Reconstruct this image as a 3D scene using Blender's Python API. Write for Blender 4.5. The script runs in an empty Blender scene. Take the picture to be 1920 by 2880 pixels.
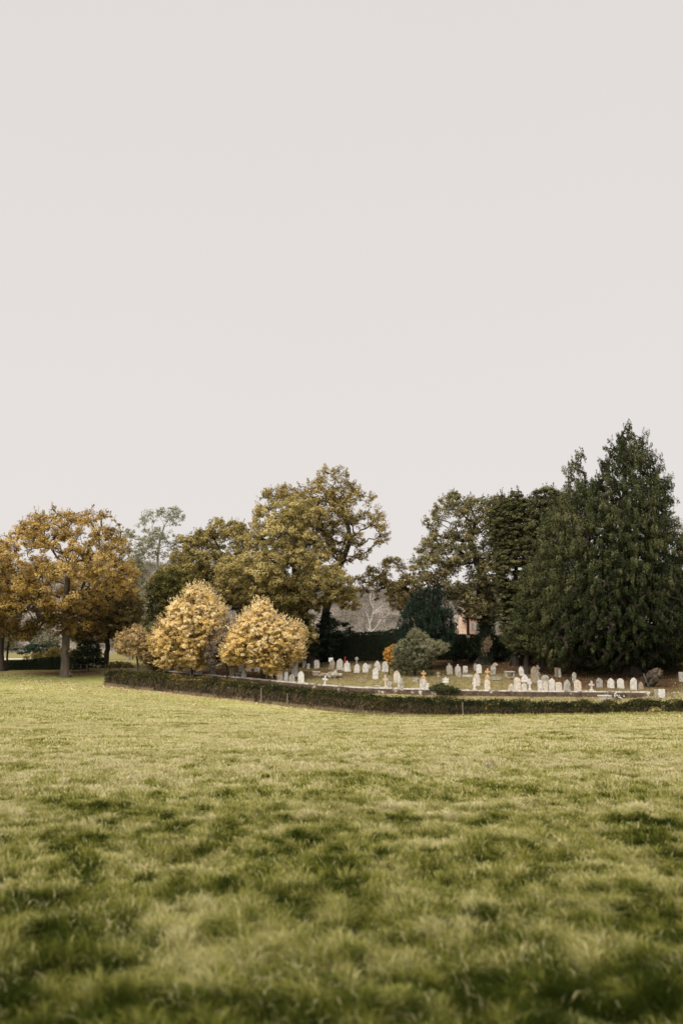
import bpy, bmesh, math, random
import numpy as np
from mathutils import Vector

rng = np.random.default_rng(11)
random.seed(5)
scene = bpy.context.scene
COL = scene.collection
F, CX, CY = 2800.0, 960.0, 1440.0
CAMZ = 1.65
PITCH = math.radians(7.33)
CP, SP = math.cos(PITCH), math.sin(PITCH)

# ------------------------------------------------------------------ camera geometry (used only to place things in the world)
def at(px, py, Y):
    u = (px - CX) / F; v = (CY - py) / F
    fy = CP - v * SP; fz = SP + v * CP
    s = Y / fy
    return np.array([u * s, Y, CAMZ + fz * s])

def proj(X, Y, Z):
    z = Z - CAMZ
    fwd = Y * CP + z * SP
    up = -Y * SP + z * CP
    fwd = np.maximum(fwd, 0.05)
    return CX + F * X / fwd, CY - F * up / fwd

def mpp(Y):                     # metres per photo pixel at distance Y
    return Y / F

# ------------------------------------------------------------------ terrain
ctrl = []
def c(px, py, Y): ctrl.append(tuple(at(px, py, Y)))
def cz(X, Y, Z): ctrl.append((X, Y, Z))
for px in (-100, 500, 960, 1420, 2020):
    c(px, 2880, 4.56); c(px, 2600, 6.2); c(px, 2400, 8.6); c(px, 2250, 12.5); c(px, 2130, 19)
for px in (-200, 300, 800, 1300, 1700, 2120):
    c(px, 2060, 29)
c(960, 2029, 42); c(1400, 2027, 42); c(1920, 2027, 42); c(2200, 2027, 42)
c(1150, 2017, 55); c(1500, 2017, 56); c(1920, 2015, 56); c(2200, 2015, 56)
c(-200, 2000, 42); c(200, 2000, 44); c(-200, 1955, 68); c(150, 1953, 70); c(500, 1985, 66); c(760, 2003, 66)
c(-100, 1925, 90); c(100, 1921, 93); c(300, 1926, 99.5); c(500, 1947, 95); c(690, 1966, 90); c(860, 1987, 86); c(1000, 2001, 83)
c(185, 1893, 108); c(0, 1889, 111); c(-200, 1889, 112); c(260, 1890, 110)
for px, Y, z in ((1150, 80, -6.0), (1300, 78, -6.15), (1600, 76.5, -6.2), (1920, 75, -6.15), (2300, 74, -6.0)):
    p = at(px, 1900, Y); cz(p[0], p[1], z + CAMZ - 0.0)
WALL = [(455, 1884, 105), (508, 1889, 102), (620, 1899, 98.5), (735, 1909, 95), (860, 1921, 92), (1000, 1931, 89),
        (1140, 1935, 87), (1300, 1939, 85), (1500, 1942, 83), (1700, 1943, 82), (1836, 1945, 81)]
for px, py, Y in WALL[1:]:
    c(px, py + 5, Y + 1.0)
    p = at(px, py, Y - 1.6); cz(p[0], p[1], at(px, py, Y)[2] - 1.1)
c(1000, 1905, 97); c(1000, 1885, 104); c(1000, 1864, 111); c(1300, 1908, 94); c(1300, 1885, 102); c(1300, 1862, 110)
c(740, 1889, 104); c(740, 1868, 112); c(500, 1876, 110); c(330, 1884, 112)
c(1500, 1905, 92); c(1500, 1872, 101); c(1700, 1925, 88); c(1700, 1885, 96)
c(1860, 1962, 79.8); c(1920, 1950, 83); c(1920, 1915, 90); c(1900, 1864, 101); c(2150, 1950, 83); c(2150, 1865, 101)
c(1000, 1845, 125); c(1500, 1840, 125); c(300, 1858, 140); c(-50, 1860, 140); c(1900, 1850, 115)
for X in (-120, -40, 40, 120):
    cz(X, 260, -2.2 if X < 0 else -1.5); cz(X, 190, -2.0)
    cz(X * .3, -15, 0.05)
cz(-90, 60, -2.2); cz(90, 60, -4.2); cz(-110, 110, -2.2); cz(110, 110, -1.2); cz(-60, 20, -.7); cz(60, 20, -.7)
ctrl = np.array(ctrl)

def _phi(r2):
    return np.where(r2 > 1e-9, 0.5 * r2 * np.log(np.maximum(r2, 1e-9)), 0.0)
_S = np.array([1.0, 1.0])
_P = ctrl[:, :2] * _S
_n = len(_P)
_A = np.zeros((_n + 3, _n + 3))
_d = ((_P[:, None] - _P[None]) ** 2).sum(-1)
_A[:_n, :_n] = _phi(_d) + np.eye(_n) * 0.15
_A[:_n, _n] = 1; _A[:_n, _n + 1:] = _P
_A[_n, :_n] = 1; _A[_n + 1:, :_n] = _P.T
_w = np.linalg.solve(_A, np.concatenate([ctrl[:, 2], np.zeros(3)]))

def vnoise(x, y, seed=0):
    x = np.asarray(x, float); y = np.asarray(y, float)
    xi = np.floor(x).astype(np.int64); yi = np.floor(y).astype(np.int64)
    fx = x - xi; fy = y - yi
    fx = fx * fx * (3 - 2 * fx); fy = fy * fy * (3 - 2 * fy)
    def h(a, b):
        n = (a * 374761393 + b * 668265263 + seed * 1442695041) & 0xffffffff
        n = ((n ^ (n >> 13)) * 1274126177) & 0xffffffff
        n = (n ^ (n >> 16)) & 0xffff
        return n / 65535.0
    return (h(xi, yi) * (1 - fx) + h(xi + 1, yi) * fx) * (1 - fy) + (h(xi, yi + 1) * (1 - fx) + h(xi + 1, yi + 1) * fx) * fy

def fbm(x, y, seed=0, oct=3):
    s = 0; a = 0.5; t = 0
    for i in range(oct):
        s = s + a * vnoise(x * 2 ** i, y * 2 ** i, seed + i * 7); t += a; a *= .5
    return s / t

TUSSOCK_VIGNETTE = [(100, 2650, 170, 110, 1), (310, 2290, 70, 26, .9), (250, 2330, 120, 28, .5), (430, 2400, 90, 40, .7), (50, 2390, 40, 20, .6),
           (540, 2500, 60, 15, .7), (880, 2690, 70, 50, 1), (1130, 2690, 90, 45, 1), (1430, 2690, 60, 36, .9), (1400, 2400, 110, 40, .8),
           (1880, 2400, 80, 60, .6), (1530, 2240, 50, 18, .8), (1740, 2120, 60, 11, .8), (930, 2060, 60, 12, .7), (1290, 2055, 50, 12, .6),
           (700, 2070, 50, 8, .5), (130, 2060, 45, 8, .5), (80, 2125, 60, 14, .6), (400, 2135, 60, 10, .5), (1480, 2075, 40, 10, .6),
           (1840, 2800, 160, 110, 1), (1400, 2810, 150, 50, .8), (250, 2800, 140, 60, .8), (560, 2860, 150, 30, .7), (600, 2640, 40, 22, .9),
           (1320, 2600, 60, 30, .7), (1080, 2310, 50, 14, .6), (1780, 2230, 60, 14, .6), (260, 2385, 60, 20, .6), (1580, 2070, 50, 9, .6),
           (830, 2090, 60, 9, .4), (1130, 2310, 60, 16, .6), (740, 2160, 50, 8, .4), (1640, 2075, 60, 9, .5), (980, 2600, 60, 26, .5),
           (1560, 2560, 70, 30, .5), (1720, 2600, 70, 40, .6), (1000, 2860, 120, 30, .7), (1900, 2800, 200, 200, .3), (30, 2840, 200, 140, .3)]  # last corner patches paint lens falloff into the grass colour

def green_map(X, Y, Z):
    px, py = proj(X, Y, Z)
    g = np.zeros_like(px)
    for (x, y, rx, ry, s) in TUSSOCK_VIGNETTE:
        g = g + .46 * s * np.exp(-(((px - x) / rx) ** 2 + ((py - y) / ry) ** 2))
    g = g * np.clip(3.2 * (fbm(X * 7, Y * 2.8, 41) - .28), 0, 1.5) * (Y > 3)
    n = fbm(X * 0.35, Y * 0.35, 3, 4)
    n2 = fbm(X * 1.6, Y * 0.9, 9, 3)
    near = np.clip((12 - Y) / 7.5, 0, 1) ** 1.2  # greener and darker close to the camera, imitating lens falloff
    n3 = fbm(X * 2.6 + 20, Y * 1.2, 33, 3)
    g = g + np.clip(n - .5, 0, 1) * .6 + np.clip(n2 - .56, 0, 1) * 1.3 + near * .10 + np.clip((24 - Y) / 14, 0, 1) * (.9 * np.clip(n3 - .5, 0, .3) + 1.7 * np.clip(fbm(X * 9, Y * 3.4, 87, 2) - .54, 0, .4))
    return np.clip(g, 0, 1.4)

def ground_z(X, Y):
    X = np.asarray(X, float); Y = np.asarray(Y, float)
    sh = X.shape
    xf = X.ravel(); yf = Y.ravel()
    out = np.zeros(len(xf))
    for i in range(0, len(xf), 20000):
        q = np.stack([xf[i:i + 20000], np.clip(yf[i:i + 20000], -15, 270)], 1)
        q[:, 0] = np.clip(q[:, 0], -130, 130)
        d = ((q[:, None] - _P[None]) ** 2).sum(-1)
        out[i:i + 20000] = _phi(d) @ _w[:_n] + _w[_n] + q @ _w[_n + 1:]
    # gentle hummocks in the pasture
    amp = np.clip((yf - 2) / 12, 0.25, 1) * np.where(yf < 75, 1, .3)
    nearb = np.clip((24 - yf) / 14, 0, 1) * (yf > 2)
    out += nearb * (.10 * (fbm(xf * 1.5 + 4, yf * 1.9, 71, 2) - .5) + .10 * (fbm(xf * 7 + 4, yf * 3, 72, 2) - .5))
    out += amp * (0.10 * (fbm(xf * .5, yf * .5, 21) - .5) + 0.06 * (fbm(xf * 2.1, yf * 2.1, 22) - .5))
    return out.reshape(sh)

def gz(X, Y):
    return float(ground_z(np.array([X]), np.array([Y]))[0])

def hit(px, py, Y0, Y1=135.0):
    """first terrain point under the photo pixel between two distances"""
    Ys = np.linspace(Y0, Y1, 400)
    u = (px - CX) / F; v = (CY - py) / F
    fy = CP - v * SP; fz = SP + v * CP
    X = u * Ys / fy; Z = CAMZ + fz * Ys / fy
    g = ground_z(X, Ys)
    k = np.argmax(g >= Z)
    if g[k] < Z[k]: k = len(Ys) - 1 if Y1 < 134 else int(np.argmin(np.abs(Ys - 100)))
    return np.array([X[k], Ys[k], g[k]])

def wall_y(px):
    return float(np.interp(px, [w[0] for w in WALL], [w[2] for w in WALL]))

# ------------------------------------------------------------------ object helpers
def tag(o, label=None, cat=None, group=None, kind=None):
    if label: o["label"] = label
    if cat: o["category"] = cat
    if group: o["group"] = group
    if kind: o["kind"] = kind
    return o

def empty(name, loc=(0, 0, 0)):
    o = bpy.data.objects.new(name, None); o.location = loc
    o.empty_display_size = .2
    COL.objects.link(o); return o

def mesh_np(name, V, faces, mat, parent=None, attrs=None, origin=None, smooth=False, mat_idx=None):
    """faces: list of int arrays (n,k)"""
    V = np.asarray(V, dtype=np.float64)
    if origin is None:
        origin = np.zeros(3)
    origin = np.asarray(origin, float)
    me = bpy.data.meshes.new(name)
    me.vertices.add(len(V)); me.vertices.foreach_set("co", (V - origin).astype(np.float32).ravel())
    fl = [np.asarray(f, dtype=np.int32) for f in faces if len(f)]
    loops = np.concatenate([f.ravel() for f in fl])
    tot = np.concatenate([np.full(len(f), f.shape[1], np.int32) for f in fl])
    start = np.concatenate([[0], np.cumsum(tot)[:-1]]).astype(np.int32)
    me.loops.add(len(loops)); me.loops.foreach_set("vertex_index", loops)
    me.polygons.add(len(tot)); me.polygons.foreach_set("loop_start", start)
    try: me.polygons.foreach_set("loop_total", tot)
    except Exception: pass
    if smooth: me.polygons.foreach_set("use_smooth", np.ones(len(tot), bool))
    me.update(calc_edges=True)
    for k, a in (attrs or {}).items():
        at_ = me.attributes.new(k, 'FLOAT', 'POINT'); at_.data.foreach_set("value", np.asarray(a, np.float32))
    for m in (mat if isinstance(mat, (list, tuple)) else [mat]):
        me.materials.append(m)
    o = bpy.data.objects.new(name, me); COL.objects.link(o)
    if parent is not None:
        o.parent = parent
        o.location = Vector(origin) - parent.location
    else:
        o.location = origin
    return o

# ------------------------------------------------------------------ materials
def new_mat(name):
    m = bpy.data.materials.new(name); m.use_nodes = True
    nt = m.node_tree; nt.nodes.clear()
    out = nt.nodes.new('ShaderNodeOutputMaterial')
    return m, nt, out

def ramp(nt, fac, stops):
    r = nt.nodes.new('ShaderNodeValToRGB')
    e = r.color_ramp.elements
    while len(e) < len(stops): e.new(0.5)
    for i, (p, col) in enumerate(stops):
        e[i].position = p; e[i].color = (*col, 1)
    nt.links.new(fac, r.inputs[0]); return r.outputs[0]

def noise(nt, scale, detail=4, rough=.55, vec=None, coord='Object', stretch=None):
    n = nt.nodes.new('ShaderNodeTexNoise')
    n.inputs['Scale'].default_value = scale; n.inputs['Detail'].default_value = detail; n.inputs['Roughness'].default_value = rough
    if vec is None:
        tc = nt.nodes.new('ShaderNodeTexCoord'); vec = tc.outputs[coord]
    if stretch:
        mp = nt.nodes.new('ShaderNodeMapping'); mp.inputs['Scale'].default_value = stretch
        nt.links.new(vec, mp.inputs[0]); vec = mp.outputs[0]
    nt.links.new(vec, n.inputs['Vector'])
    return n.outputs['Fac']

def mathn(nt, op, a, b):
    n = nt.nodes.new('ShaderNodeMath'); n.operation = op
    for i, v in enumerate((a, b)):
        if isinstance(v, (int, float)): n.inputs[i].default_value = v
        else: nt.links.new(v, n.inputs[i])
    return n.outputs[0]

def mixc(nt, fac, a, b):
    n = nt.nodes.new('ShaderNodeMix'); n.data_type = 'RGBA'
    if isinstance(fac, (int, float)): n.inputs[0].default_value = fac
    else: nt.links.new(fac, n.inputs[0])
    for i, v in ((6, a), (7, b)):
        if isinstance(v, tuple): n.inputs[i].default_value = (*v, 1)
        else: nt.links.new(v, n.inputs[i])
    return n.outputs[2]

def attr(nt, name):
    n = nt.nodes.new('ShaderNodeAttribute'); n.attribute_name = name
    return n.outputs['Fac']

def leaf_mat(name, stops, transl=.25):
    m, nt, out = new_mat(name)
    col = ramp(nt, attr(nt, 'tint'), stops)
    d = nt.nodes.new('ShaderNodeBsdfDiffuse'); t = nt.nodes.new('ShaderNodeBsdfTranslucent')
    nt.links.new(col, d.inputs[0]); nt.links.new(col, t.inputs[0])
    mx = nt.nodes.new('ShaderNodeMixShader'); mx.inputs[0].default_value = transl
    nt.links.new(d.outputs[0], mx.inputs[1]); nt.links.new(t.outputs[0], mx.inputs[2])
    nt.links.new(mx.outputs[0], out.inputs[0])
    return m

def bark_mat(name, c1, c2, scale=3.0):
    m, nt, out = new_mat(name)
    f = noise(nt, scale, 6, .65, stretch=(1, 1, .25))
    col = ramp(nt, f, [(.3, c1), (.7, c2)])
    p = nt.nodes.new('ShaderNodeBsdfPrincipled'); p.inputs['Roughness'].default_value = .95
    p.inputs['Specular IOR Level'].default_value = .15
    nt.links.new(col, p.inputs['Base Color'])
    b = nt.nodes.new('ShaderNodeBump'); b.inputs['Strength'].default_value = .6; b.inputs['Distance'].default_value = .05
    nt.links.new(f, b.inputs['Height']); nt.links.new(b.outputs[0], p.inputs['Normal'])
    nt.links.new(p.outputs[0], out.inputs[0]); return m

def stone_mat(name, base, stain, lich, lich_amt=.55, sc=5.0):
    m, nt, out = new_mat(name)
    tc = nt.nodes.new('ShaderNodeTexCoord'); oi = nt.nodes.new('ShaderNodeObjectInfo')
    add = nt.nodes.new('ShaderNodeVectorMath'); add.operation = 'ADD'
    sclv = nt.nodes.new('ShaderNodeVectorMath'); sclv.operation = 'SCALE'; sclv.inputs['Scale'].default_value = 40
    cmb = nt.nodes.new('ShaderNodeCombineXYZ')
    for i in range(3): nt.links.new(oi.outputs['Random'], cmb.inputs[i])
    nt.links.new(cmb.outputs[0], sclv.inputs[0]); nt.links.new(tc.outputs['Object'], add.inputs[0]); nt.links.new(sclv.outputs[0], add.inputs[1])
    v = add.outputs[0]
    f1 = noise(nt, sc, 5, .7, vec=v); f2 = noise(nt, sc * .5, 3, .6, vec=v); f3 = noise(nt, sc * 2.2, 4, .6, vec=v)
    c1 = mixc(nt, ramp(nt, f1, [(.42, (0, 0, 0)), (.62, (1, 1, 1))]), base, stain)
    c2 = mixc(nt, ramp(nt, f2, [(lich_amt, (0, 0, 0)), (lich_amt + .1, (1, 1, 1))]), c1, lich)
    c3 = mixc(nt, ramp(nt, f3, [(.56, (0, 0, 0)), (.64, (.7, .7, .7))]), c2, tuple(min(.8, x * 1.25) for x in base))
    p = nt.nodes.new('ShaderNodeBsdfPrincipled'); p.inputs['Roughness'].default_value = .9
    p.inputs['Specular IOR Level'].default_value = .2
    nt.links.new(c3, p.inputs['Base Color'])
    b = nt.nodes.new('ShaderNodeBump'); b.inputs['Strength'].default_value = .5; b.inputs['Distance'].default_value = .02
    nt.links.new(f1, b.inputs['Height']); nt.links.new(b.outputs[0], p.inputs['Normal'])
    nt.links.new(p.outputs[0], out.inputs[0]); return m

def plain_mat(name, col, rough=.7, var=.15, sc=6, metal=0):
    m, nt, out = new_mat(name)
    f = noise(nt, sc, 5, .6)
    cc = ramp(nt, f, [(.3, tuple(x * (1 - var) for x in col)), (.7, tuple(min(1, x * (1 + var)) for x in col))])
    p = nt.nodes.new('ShaderNodeBsdfPrincipled'); p.inputs['Roughness'].default_value = rough; p.inputs['Metallic'].default_value = metal
    nt.links.new(cc, p.inputs['Base Color']); nt.links.new(p.outputs[0], out.inputs[0]); return m

M = {}
M['oak_orange'] = leaf_mat('oak_orange', [(0, (.10, .068, .022)), (.35, (.26, .165, .048)), (.7, (.44, .30, .09)), (1, (.57, .42, .175))])
M['oak_brown'] = leaf_mat('oak_brown', [(0, (.06, .052, .024)), (.4, (.14, .115, .045)), (.75, (.25, .18, .07)), (1, (.35, .24, .1))])
M['syc_olive'] = leaf_mat('syc_olive', [(0, (.085, .072, .027)), (.35, (.205, .168, .056)), (.7, (.345, .275, .10)), (1, (.48, .39, .17))])
M['olive_dark'] = leaf_mat('olive_dark', [(0, (.05, .052, .02)), (.4, (.115, .108, .035)), (.75, (.20, .165, .05)), (1, (.29, .21, .07))])
M['tall_oak'] = leaf_mat('tall_oak', [(0, (.09, .074, .03)), (.4, (.19, .145, .05)), (.75, (.31, .23, .075)), (1, (.41, .30, .10))])
M['right_oak'] = leaf_mat('right_oak', [(0, (.055, .057, .026)), (.4, (.12, .112, .05)), (.75, (.21, .18, .08)), (1, (.31, .25, .12))])
M['pale_green'] = leaf_mat('pale_green', [(0, (.14, .142, .075)), (.5, (.22, .215, .11)), (1, (.32, .305, .175))])
M['cypress'] = leaf_mat('cypress', [(0, (.011, .017, .008)), (.4, (.038, .048, .020)), (.8, (.095, .10, .042)), (1, (.15, .14, .065))], .15)
M['cypress_shelf'] = leaf_mat('cypress_shelf', [(0, (.025, .03, .013)), (.5, (.085, .085, .036)), (1, (.17, .15, .07))], .15)
M['holly'] = leaf_mat('holly', [(0, (.03, .035, .016)), (.5, (.06, .066, .028)), (1, (.11, .11, .045))], .15)
M['yew'] = leaf_mat('yew', [(0, (.010, .018, .012)), (.5, (.022, .036, .024)), (1, (.042, .062, .042))], .1)
M['dark_hedge'] = leaf_mat('dark_hedge', [(0, (.012, .018, .011)), (.5, (.025, .034, .018)), (1, (.045, .055, .028))], .1)
M['bush_grey'] = leaf_mat('bush_grey', [(0, (.06, .066, .035)), (.5, (.16, .16, .09)), (1, (.29, .27, .16))], .2)
M['yellow'] = leaf_mat('yellow', [(0, (.29, .205, .06)), (.25, (.57, .40, .13)), (.6, (.77, .57, .23)), (1, (.86, .72, .44))], .35)
M['yellow_dim'] = leaf_mat('yellow_dim', [(0, (.24, .17, .075)), (.5, (.46, .33, .15)), (1, (.62, .46, .24))], .3)
M['orange'] = leaf_mat('orange', [(0, (.32, .15, .03)), (.5, (.5, .26, .06)), (1, (.6, .36, .1))], .3)
M['purple_twigs'] = leaf_mat('purple_twigs', [(0, (.17, .13, .10)), (.5, (.29, .23, .175)), (1, (.42, .34, .26))], .15)
M['willow'] = leaf_mat('willow', [(0, (.10, .10, .06)), (.5, (.17, .165, .10)), (1, (.25, .235, .155))], .2)
M['hedge_front'] = leaf_mat('hedge_front', [(0, (.014, .018, .008)), (.35, (.036, .038, .015)), (.6, (.075, .068, .024)), (.8, (.16, .115, .04)), (1, (.32, .20, .07))], .2)
M['hedge_stems'] = leaf_mat('hedge_stems', [(0, (.05, .032, .022)), (.5, (.11, .075, .05)), (1, (.22, .16, .105))], .05)
M['litter'] = leaf_mat('litter', [(0, (.10, .05, .026)), (.5, (.27, .17, .09)), (1, (.72, .58, .34))], .1)
M['dry_grass'] = leaf_mat('dry_grass', [(0, (.14, .12, .05)), (.5, (.33, .27, .15)), (1, (.5, .43, .28))], .2)
M['grass'] = leaf_mat('grass', [(0, (.018, .026, .004)), (.2, (.065, .078, .012)), (.42, (.18, .178, .034)), (.7, (.36, .335, .125)), (1, (.52, .46, .27))], .3)
M['hillwood'] = leaf_mat('hillwood', [(0, (.20, .178, .145)), (.5, (.225, .20, .163)), (.9, (.25, .225, .18)), (1, (.25, .215, .15))], .5)
M['bark_dark'] = bark_mat('bark_dark', (.02, .016, .012), (.06, .048, .036))
M['bark_grey'] = bark_mat('bark_grey', (.035, .028, .02), (.13, .105, .078))
M['bark_pale'] = bark_mat('bark_pale', (.16, .15, .11), (.3, .28, .22))
M['bark_stump'] = bark_mat('bark_stump', (.012, .010, .008), (.10, .08, .055), 2.6)
M['bark_birch'] = bark_mat('bark_birch', (.28, .26, .23), (.42, .39, .35), 8)
M['stone_pale'] = stone_mat('stone_pale', (.50, .47, .43), (.33, .31, .26), (.24, .21, .16), .58)
M['stone_white'] = stone_mat('stone_white', (.54, .52, .48), (.38, .355, .31), (.27, .24, .19), .58)
M['stone_grey'] = stone_mat('stone_grey', (.33, .31, .27), (.2, .18, .14), (.12, .11, .08), .56)
M['stone_brown'] = stone_mat('stone_brown', (.28, .23, .16), (.17, .13, .09), (.42, .39, .33), .6)
M['stone_lichen'] = stone_mat('stone_lichen', (.52, .48, .42), (.36, .31, .24), (.45, .30, .16), .52)
M['stone_orange'] = stone_mat('stone_orange', (.45, .30, .15), (.30, .19, .09), (.52, .44, .32), .56)
M['wall_stone'] = stone_mat('wall_stone', (.10, .068, .048), (.04, .028, .02), (.45, .41, .35), .60, 3.2)
M['coping'] = stone_mat('coping', (.46, .43, .38), (.26, .22, .17), (.15, .12, .09), .52, 2.5)
M['wood_grey'] = plain_mat('wood_grey', (.2, .17, .13), .9, .35)
M['wood_dark'] = plain_mat('wood_dark', (.07, .055, .04), .9, .3)
M['white_paint'] = plain_mat('white_paint', (.78, .78, .76), .5, .05)
M['red_paint'] = plain_mat('red_paint', (.35, .03, .02), .6, .1)
M['wire'] = plain_mat('wire', (.03, .03, .03), .6, .1)
M['soil'] = plain_mat('soil', (.05, .035, .025), .95, .4, 12)
M['yellow_mark'] = plain_mat('yellow_mark', (.6, .5, .25), .6, .1)

def brick_mat():
    m, nt, out = new_mat('brick')
    tc = nt.nodes.new('ShaderNodeTexCoord')
    mp = nt.nodes.new('ShaderNodeMapping'); mp.inputs['Rotation'].default_value = (math.radians(90), 0, 0)
    nt.links.new(tc.outputs['Object'], mp.inputs[0])
    b = nt.nodes.new('ShaderNodeTexBrick'); b.inputs['Scale'].default_value = 4
    b.inputs['Color1'].default_value = (.30, .15, .095, 1); b.inputs['Color2'].default_value = (.38, .21, .14, 1); b.inputs['Mortar'].default_value = (.36, .29, .23, 1)
    nt.links.new(mp.outputs[0], b.inputs['Vector'])
    p = nt.nodes.new('ShaderNodeBsdfPrincipled'); p.inputs['Roughness'].default_value = .9
    nt.links.new(b.outputs['Color'], p.inputs['Base Color']); nt.links.new(p.outputs[0], out.inputs[0]); return m
M['brick'] = brick_mat()
M['tile'] = plain_mat('tile', (.33, .235, .165), .85, .35, 3)

def ground_mat():
    m, nt, out = new_mat('pasture')
    tc = nt.nodes.new('ShaderNodeTexCoord')
    v = tc.outputs['Object']
    fine = noise(nt, 7, 8, .72, vec=v); mid = noise(nt, 1.1, 5, .6, vec=v); big = noise(nt, .16, 4, .55, vec=v)
    s = mathn(nt, 'ADD', mathn(nt, 'MULTIPLY', fine, .5), mathn(nt, 'MULTIPLY', mid, .35))
    s = mathn(nt, 'ADD', s, mathn(nt, 'MULTIPLY', big, .25))
    g = ramp(nt, s, [(.38, (.15, .16, .035)), (.5, (.275, .272, .088)), (.6, (.36, .345, .137)), (.72, (.45, .415, .215))])
    lush = ramp(nt, fine, [(.35, (.04, .052, .010)), (.65, (.15, .165, .04))])
    c1 = mixc(nt, attr(nt, 'green'), g, lush)
    yard = ramp(nt, s, [(.38, (.075, .062, .025)), (.52, (.165, .138, .058)), (.7, (.26, .215, .105))])
    c2 = mixc(nt, attr(nt, 'yard'), c1, yard)
    leaf = ramp(nt, fine, [(.35, (.022, .013, .008)), (.5, (.065, .037, .022)), (.68, (.16, .10, .058))])  # leaf mould brown, with the canopy's shade painted into it
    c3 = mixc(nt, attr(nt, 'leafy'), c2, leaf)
    p = nt.nodes.new('ShaderNodeBsdfPrincipled'); p.inputs['Roughness'].default_value = 1
    p.inputs['Specular IOR Level'].default_value = 0
    nt.links.new(c3, p.inputs['Base Color'])
    b = nt.nodes.new('ShaderNodeBump'); b.inputs['Strength'].default_value = .5; b.inputs['Distance'].default_value = .08
    nt.links.new(fine, b.inputs['Height']); nt.links.new(b.outputs[0], p.inputs['Normal'])
    nt.links.new(p.outputs[0], out.inputs[0]); return m
M['ground'] = ground_mat()

# ------------------------------------------------------------------ ground sheet
rows = np.concatenate([np.linspace(-15, 3.6, 12), np.exp(np.linspace(math.log(4), math.log(60), 230)), np.linspace(60.4, 120, 150),
                       np.linspace(121, 300, 60), np.array([400, 600, 1000, 1800])])
us = np.linspace(-1, 1, 301); us = np.sign(us) * np.abs(us) ** 1.25
hw = np.maximum(np.abs(rows) * .8 + 14, 20)
GX = hw[:, None] * us[None]; GY = np.repeat(rows[:, None], 301, 1)
GZ = ground_z(GX, GY)
def zones(X, Y, Z):
    px, py = proj(X, Y, Z)
    green = green_map(X, Y, Z)
    wy = np.interp(px, [w[0] for w in WALL], [w[2] for w in WALL])
    yard = 1 / (1 + np.exp(-(Y - wy + .8) * 2)) * ((px > 440) | (Y > 104)) * (Y < 135)
    leafy = np.zeros_like(px)  # litter zones, which also carry the painted canopy shade
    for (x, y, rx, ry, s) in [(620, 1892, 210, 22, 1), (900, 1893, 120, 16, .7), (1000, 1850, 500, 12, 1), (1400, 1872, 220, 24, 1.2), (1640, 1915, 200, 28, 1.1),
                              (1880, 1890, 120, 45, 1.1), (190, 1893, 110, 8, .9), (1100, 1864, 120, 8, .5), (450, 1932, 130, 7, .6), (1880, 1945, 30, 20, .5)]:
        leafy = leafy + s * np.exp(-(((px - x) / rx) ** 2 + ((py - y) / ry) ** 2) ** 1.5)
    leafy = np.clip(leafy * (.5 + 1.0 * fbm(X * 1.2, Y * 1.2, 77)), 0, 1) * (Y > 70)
    # oak's shadow, painted into the grass colour at the far side of the pasture
    lush = np.exp(-(((px - 60) / 260) ** 2 + ((py - 1903) / 17) ** 2) ** 2) * (Y > 80) * .75  # lush here is the oak's painted shadow, added to the green mask
    green = np.clip(green * np.where(Y > 75, .3, 1) + lush, 0, 1) * (Y < 125)
    green = np.maximum(green, np.clip((26 - Y) / 12, 0, .5)); green = np.where(Y > 112, .3, green); yard = np.where(Y > 113, .85, yard)
    return green, yard, leafy
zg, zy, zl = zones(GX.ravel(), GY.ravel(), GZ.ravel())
nr, nc = GX.shape
idx = np.arange(nr * nc).reshape(nr, nc)
quads = np.stack([idx[:-1, :-1], idx[:-1, 1:], idx[1:, 1:], idx[1:, :-1]], -1).reshape(-1, 4)
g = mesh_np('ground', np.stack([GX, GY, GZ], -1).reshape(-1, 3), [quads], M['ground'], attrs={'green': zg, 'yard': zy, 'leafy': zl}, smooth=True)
tag(g, kind='structure')

# ------------------------------------------------------------------ grass blades
def blades(name, X, Y, h, w, tint, label, mat, lean=.6, parent=None, wind=None):
    n = len(X)
    Z = ground_z(X, Y)
    a = rng.uniform(0, 2 * np.pi, n)
    if wind is not None:
        a = np.where(rng.random(n) < .6, wind + rng.normal(0, .5, n), a)
    L = h * lean * rng.uniform(.3, 1.5, n)
    dx, dy = np.cos(a), np.sin(a)
    b = rng.uniform(0, np.pi, n); wx, wy = np.cos(b) * w * .5, np.sin(b) * w * .5
    V = np.zeros((n, 5, 3))
    V[:, 0] = np.stack([X - wx, Y - wy, Z - .02], 1); V[:, 1] = np.stack([X + wx, Y + wy, Z - .02], 1)
    mx, my, mz = X + dx * L * .35, Y + dy * L * .35, Z + h * .6
    V[:, 2] = np.stack([mx + wx * .8, my + wy * .8, mz], 1); V[:, 3] = np.stack([mx - wx * .8, my - wy * .8, mz], 1)
    V[:, 4] = np.stack([X + dx * L, Y + dy * L, Z + h * np.clip(1.05 - .35 * L / np.maximum(h, .01), .5, 1)], 1)
    i = np.arange(n)[:, None] * 5
    q = i + np.array([[0, 1, 2, 3]]); t = i + np.array([[3, 2, 4]])
    tt = np.clip(np.repeat(tint, 5) + np.tile([-.12, -.12, 0, 0, .08], n), 0, 1)  # root end tinted darker, painting the occlusion between blades
    o = mesh_np(name, V.reshape(-1, 3), [q, t], mat, attrs={'tint': tt}, parent=parent)
    return tag(o, label, None, None, 'stuff')

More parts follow.
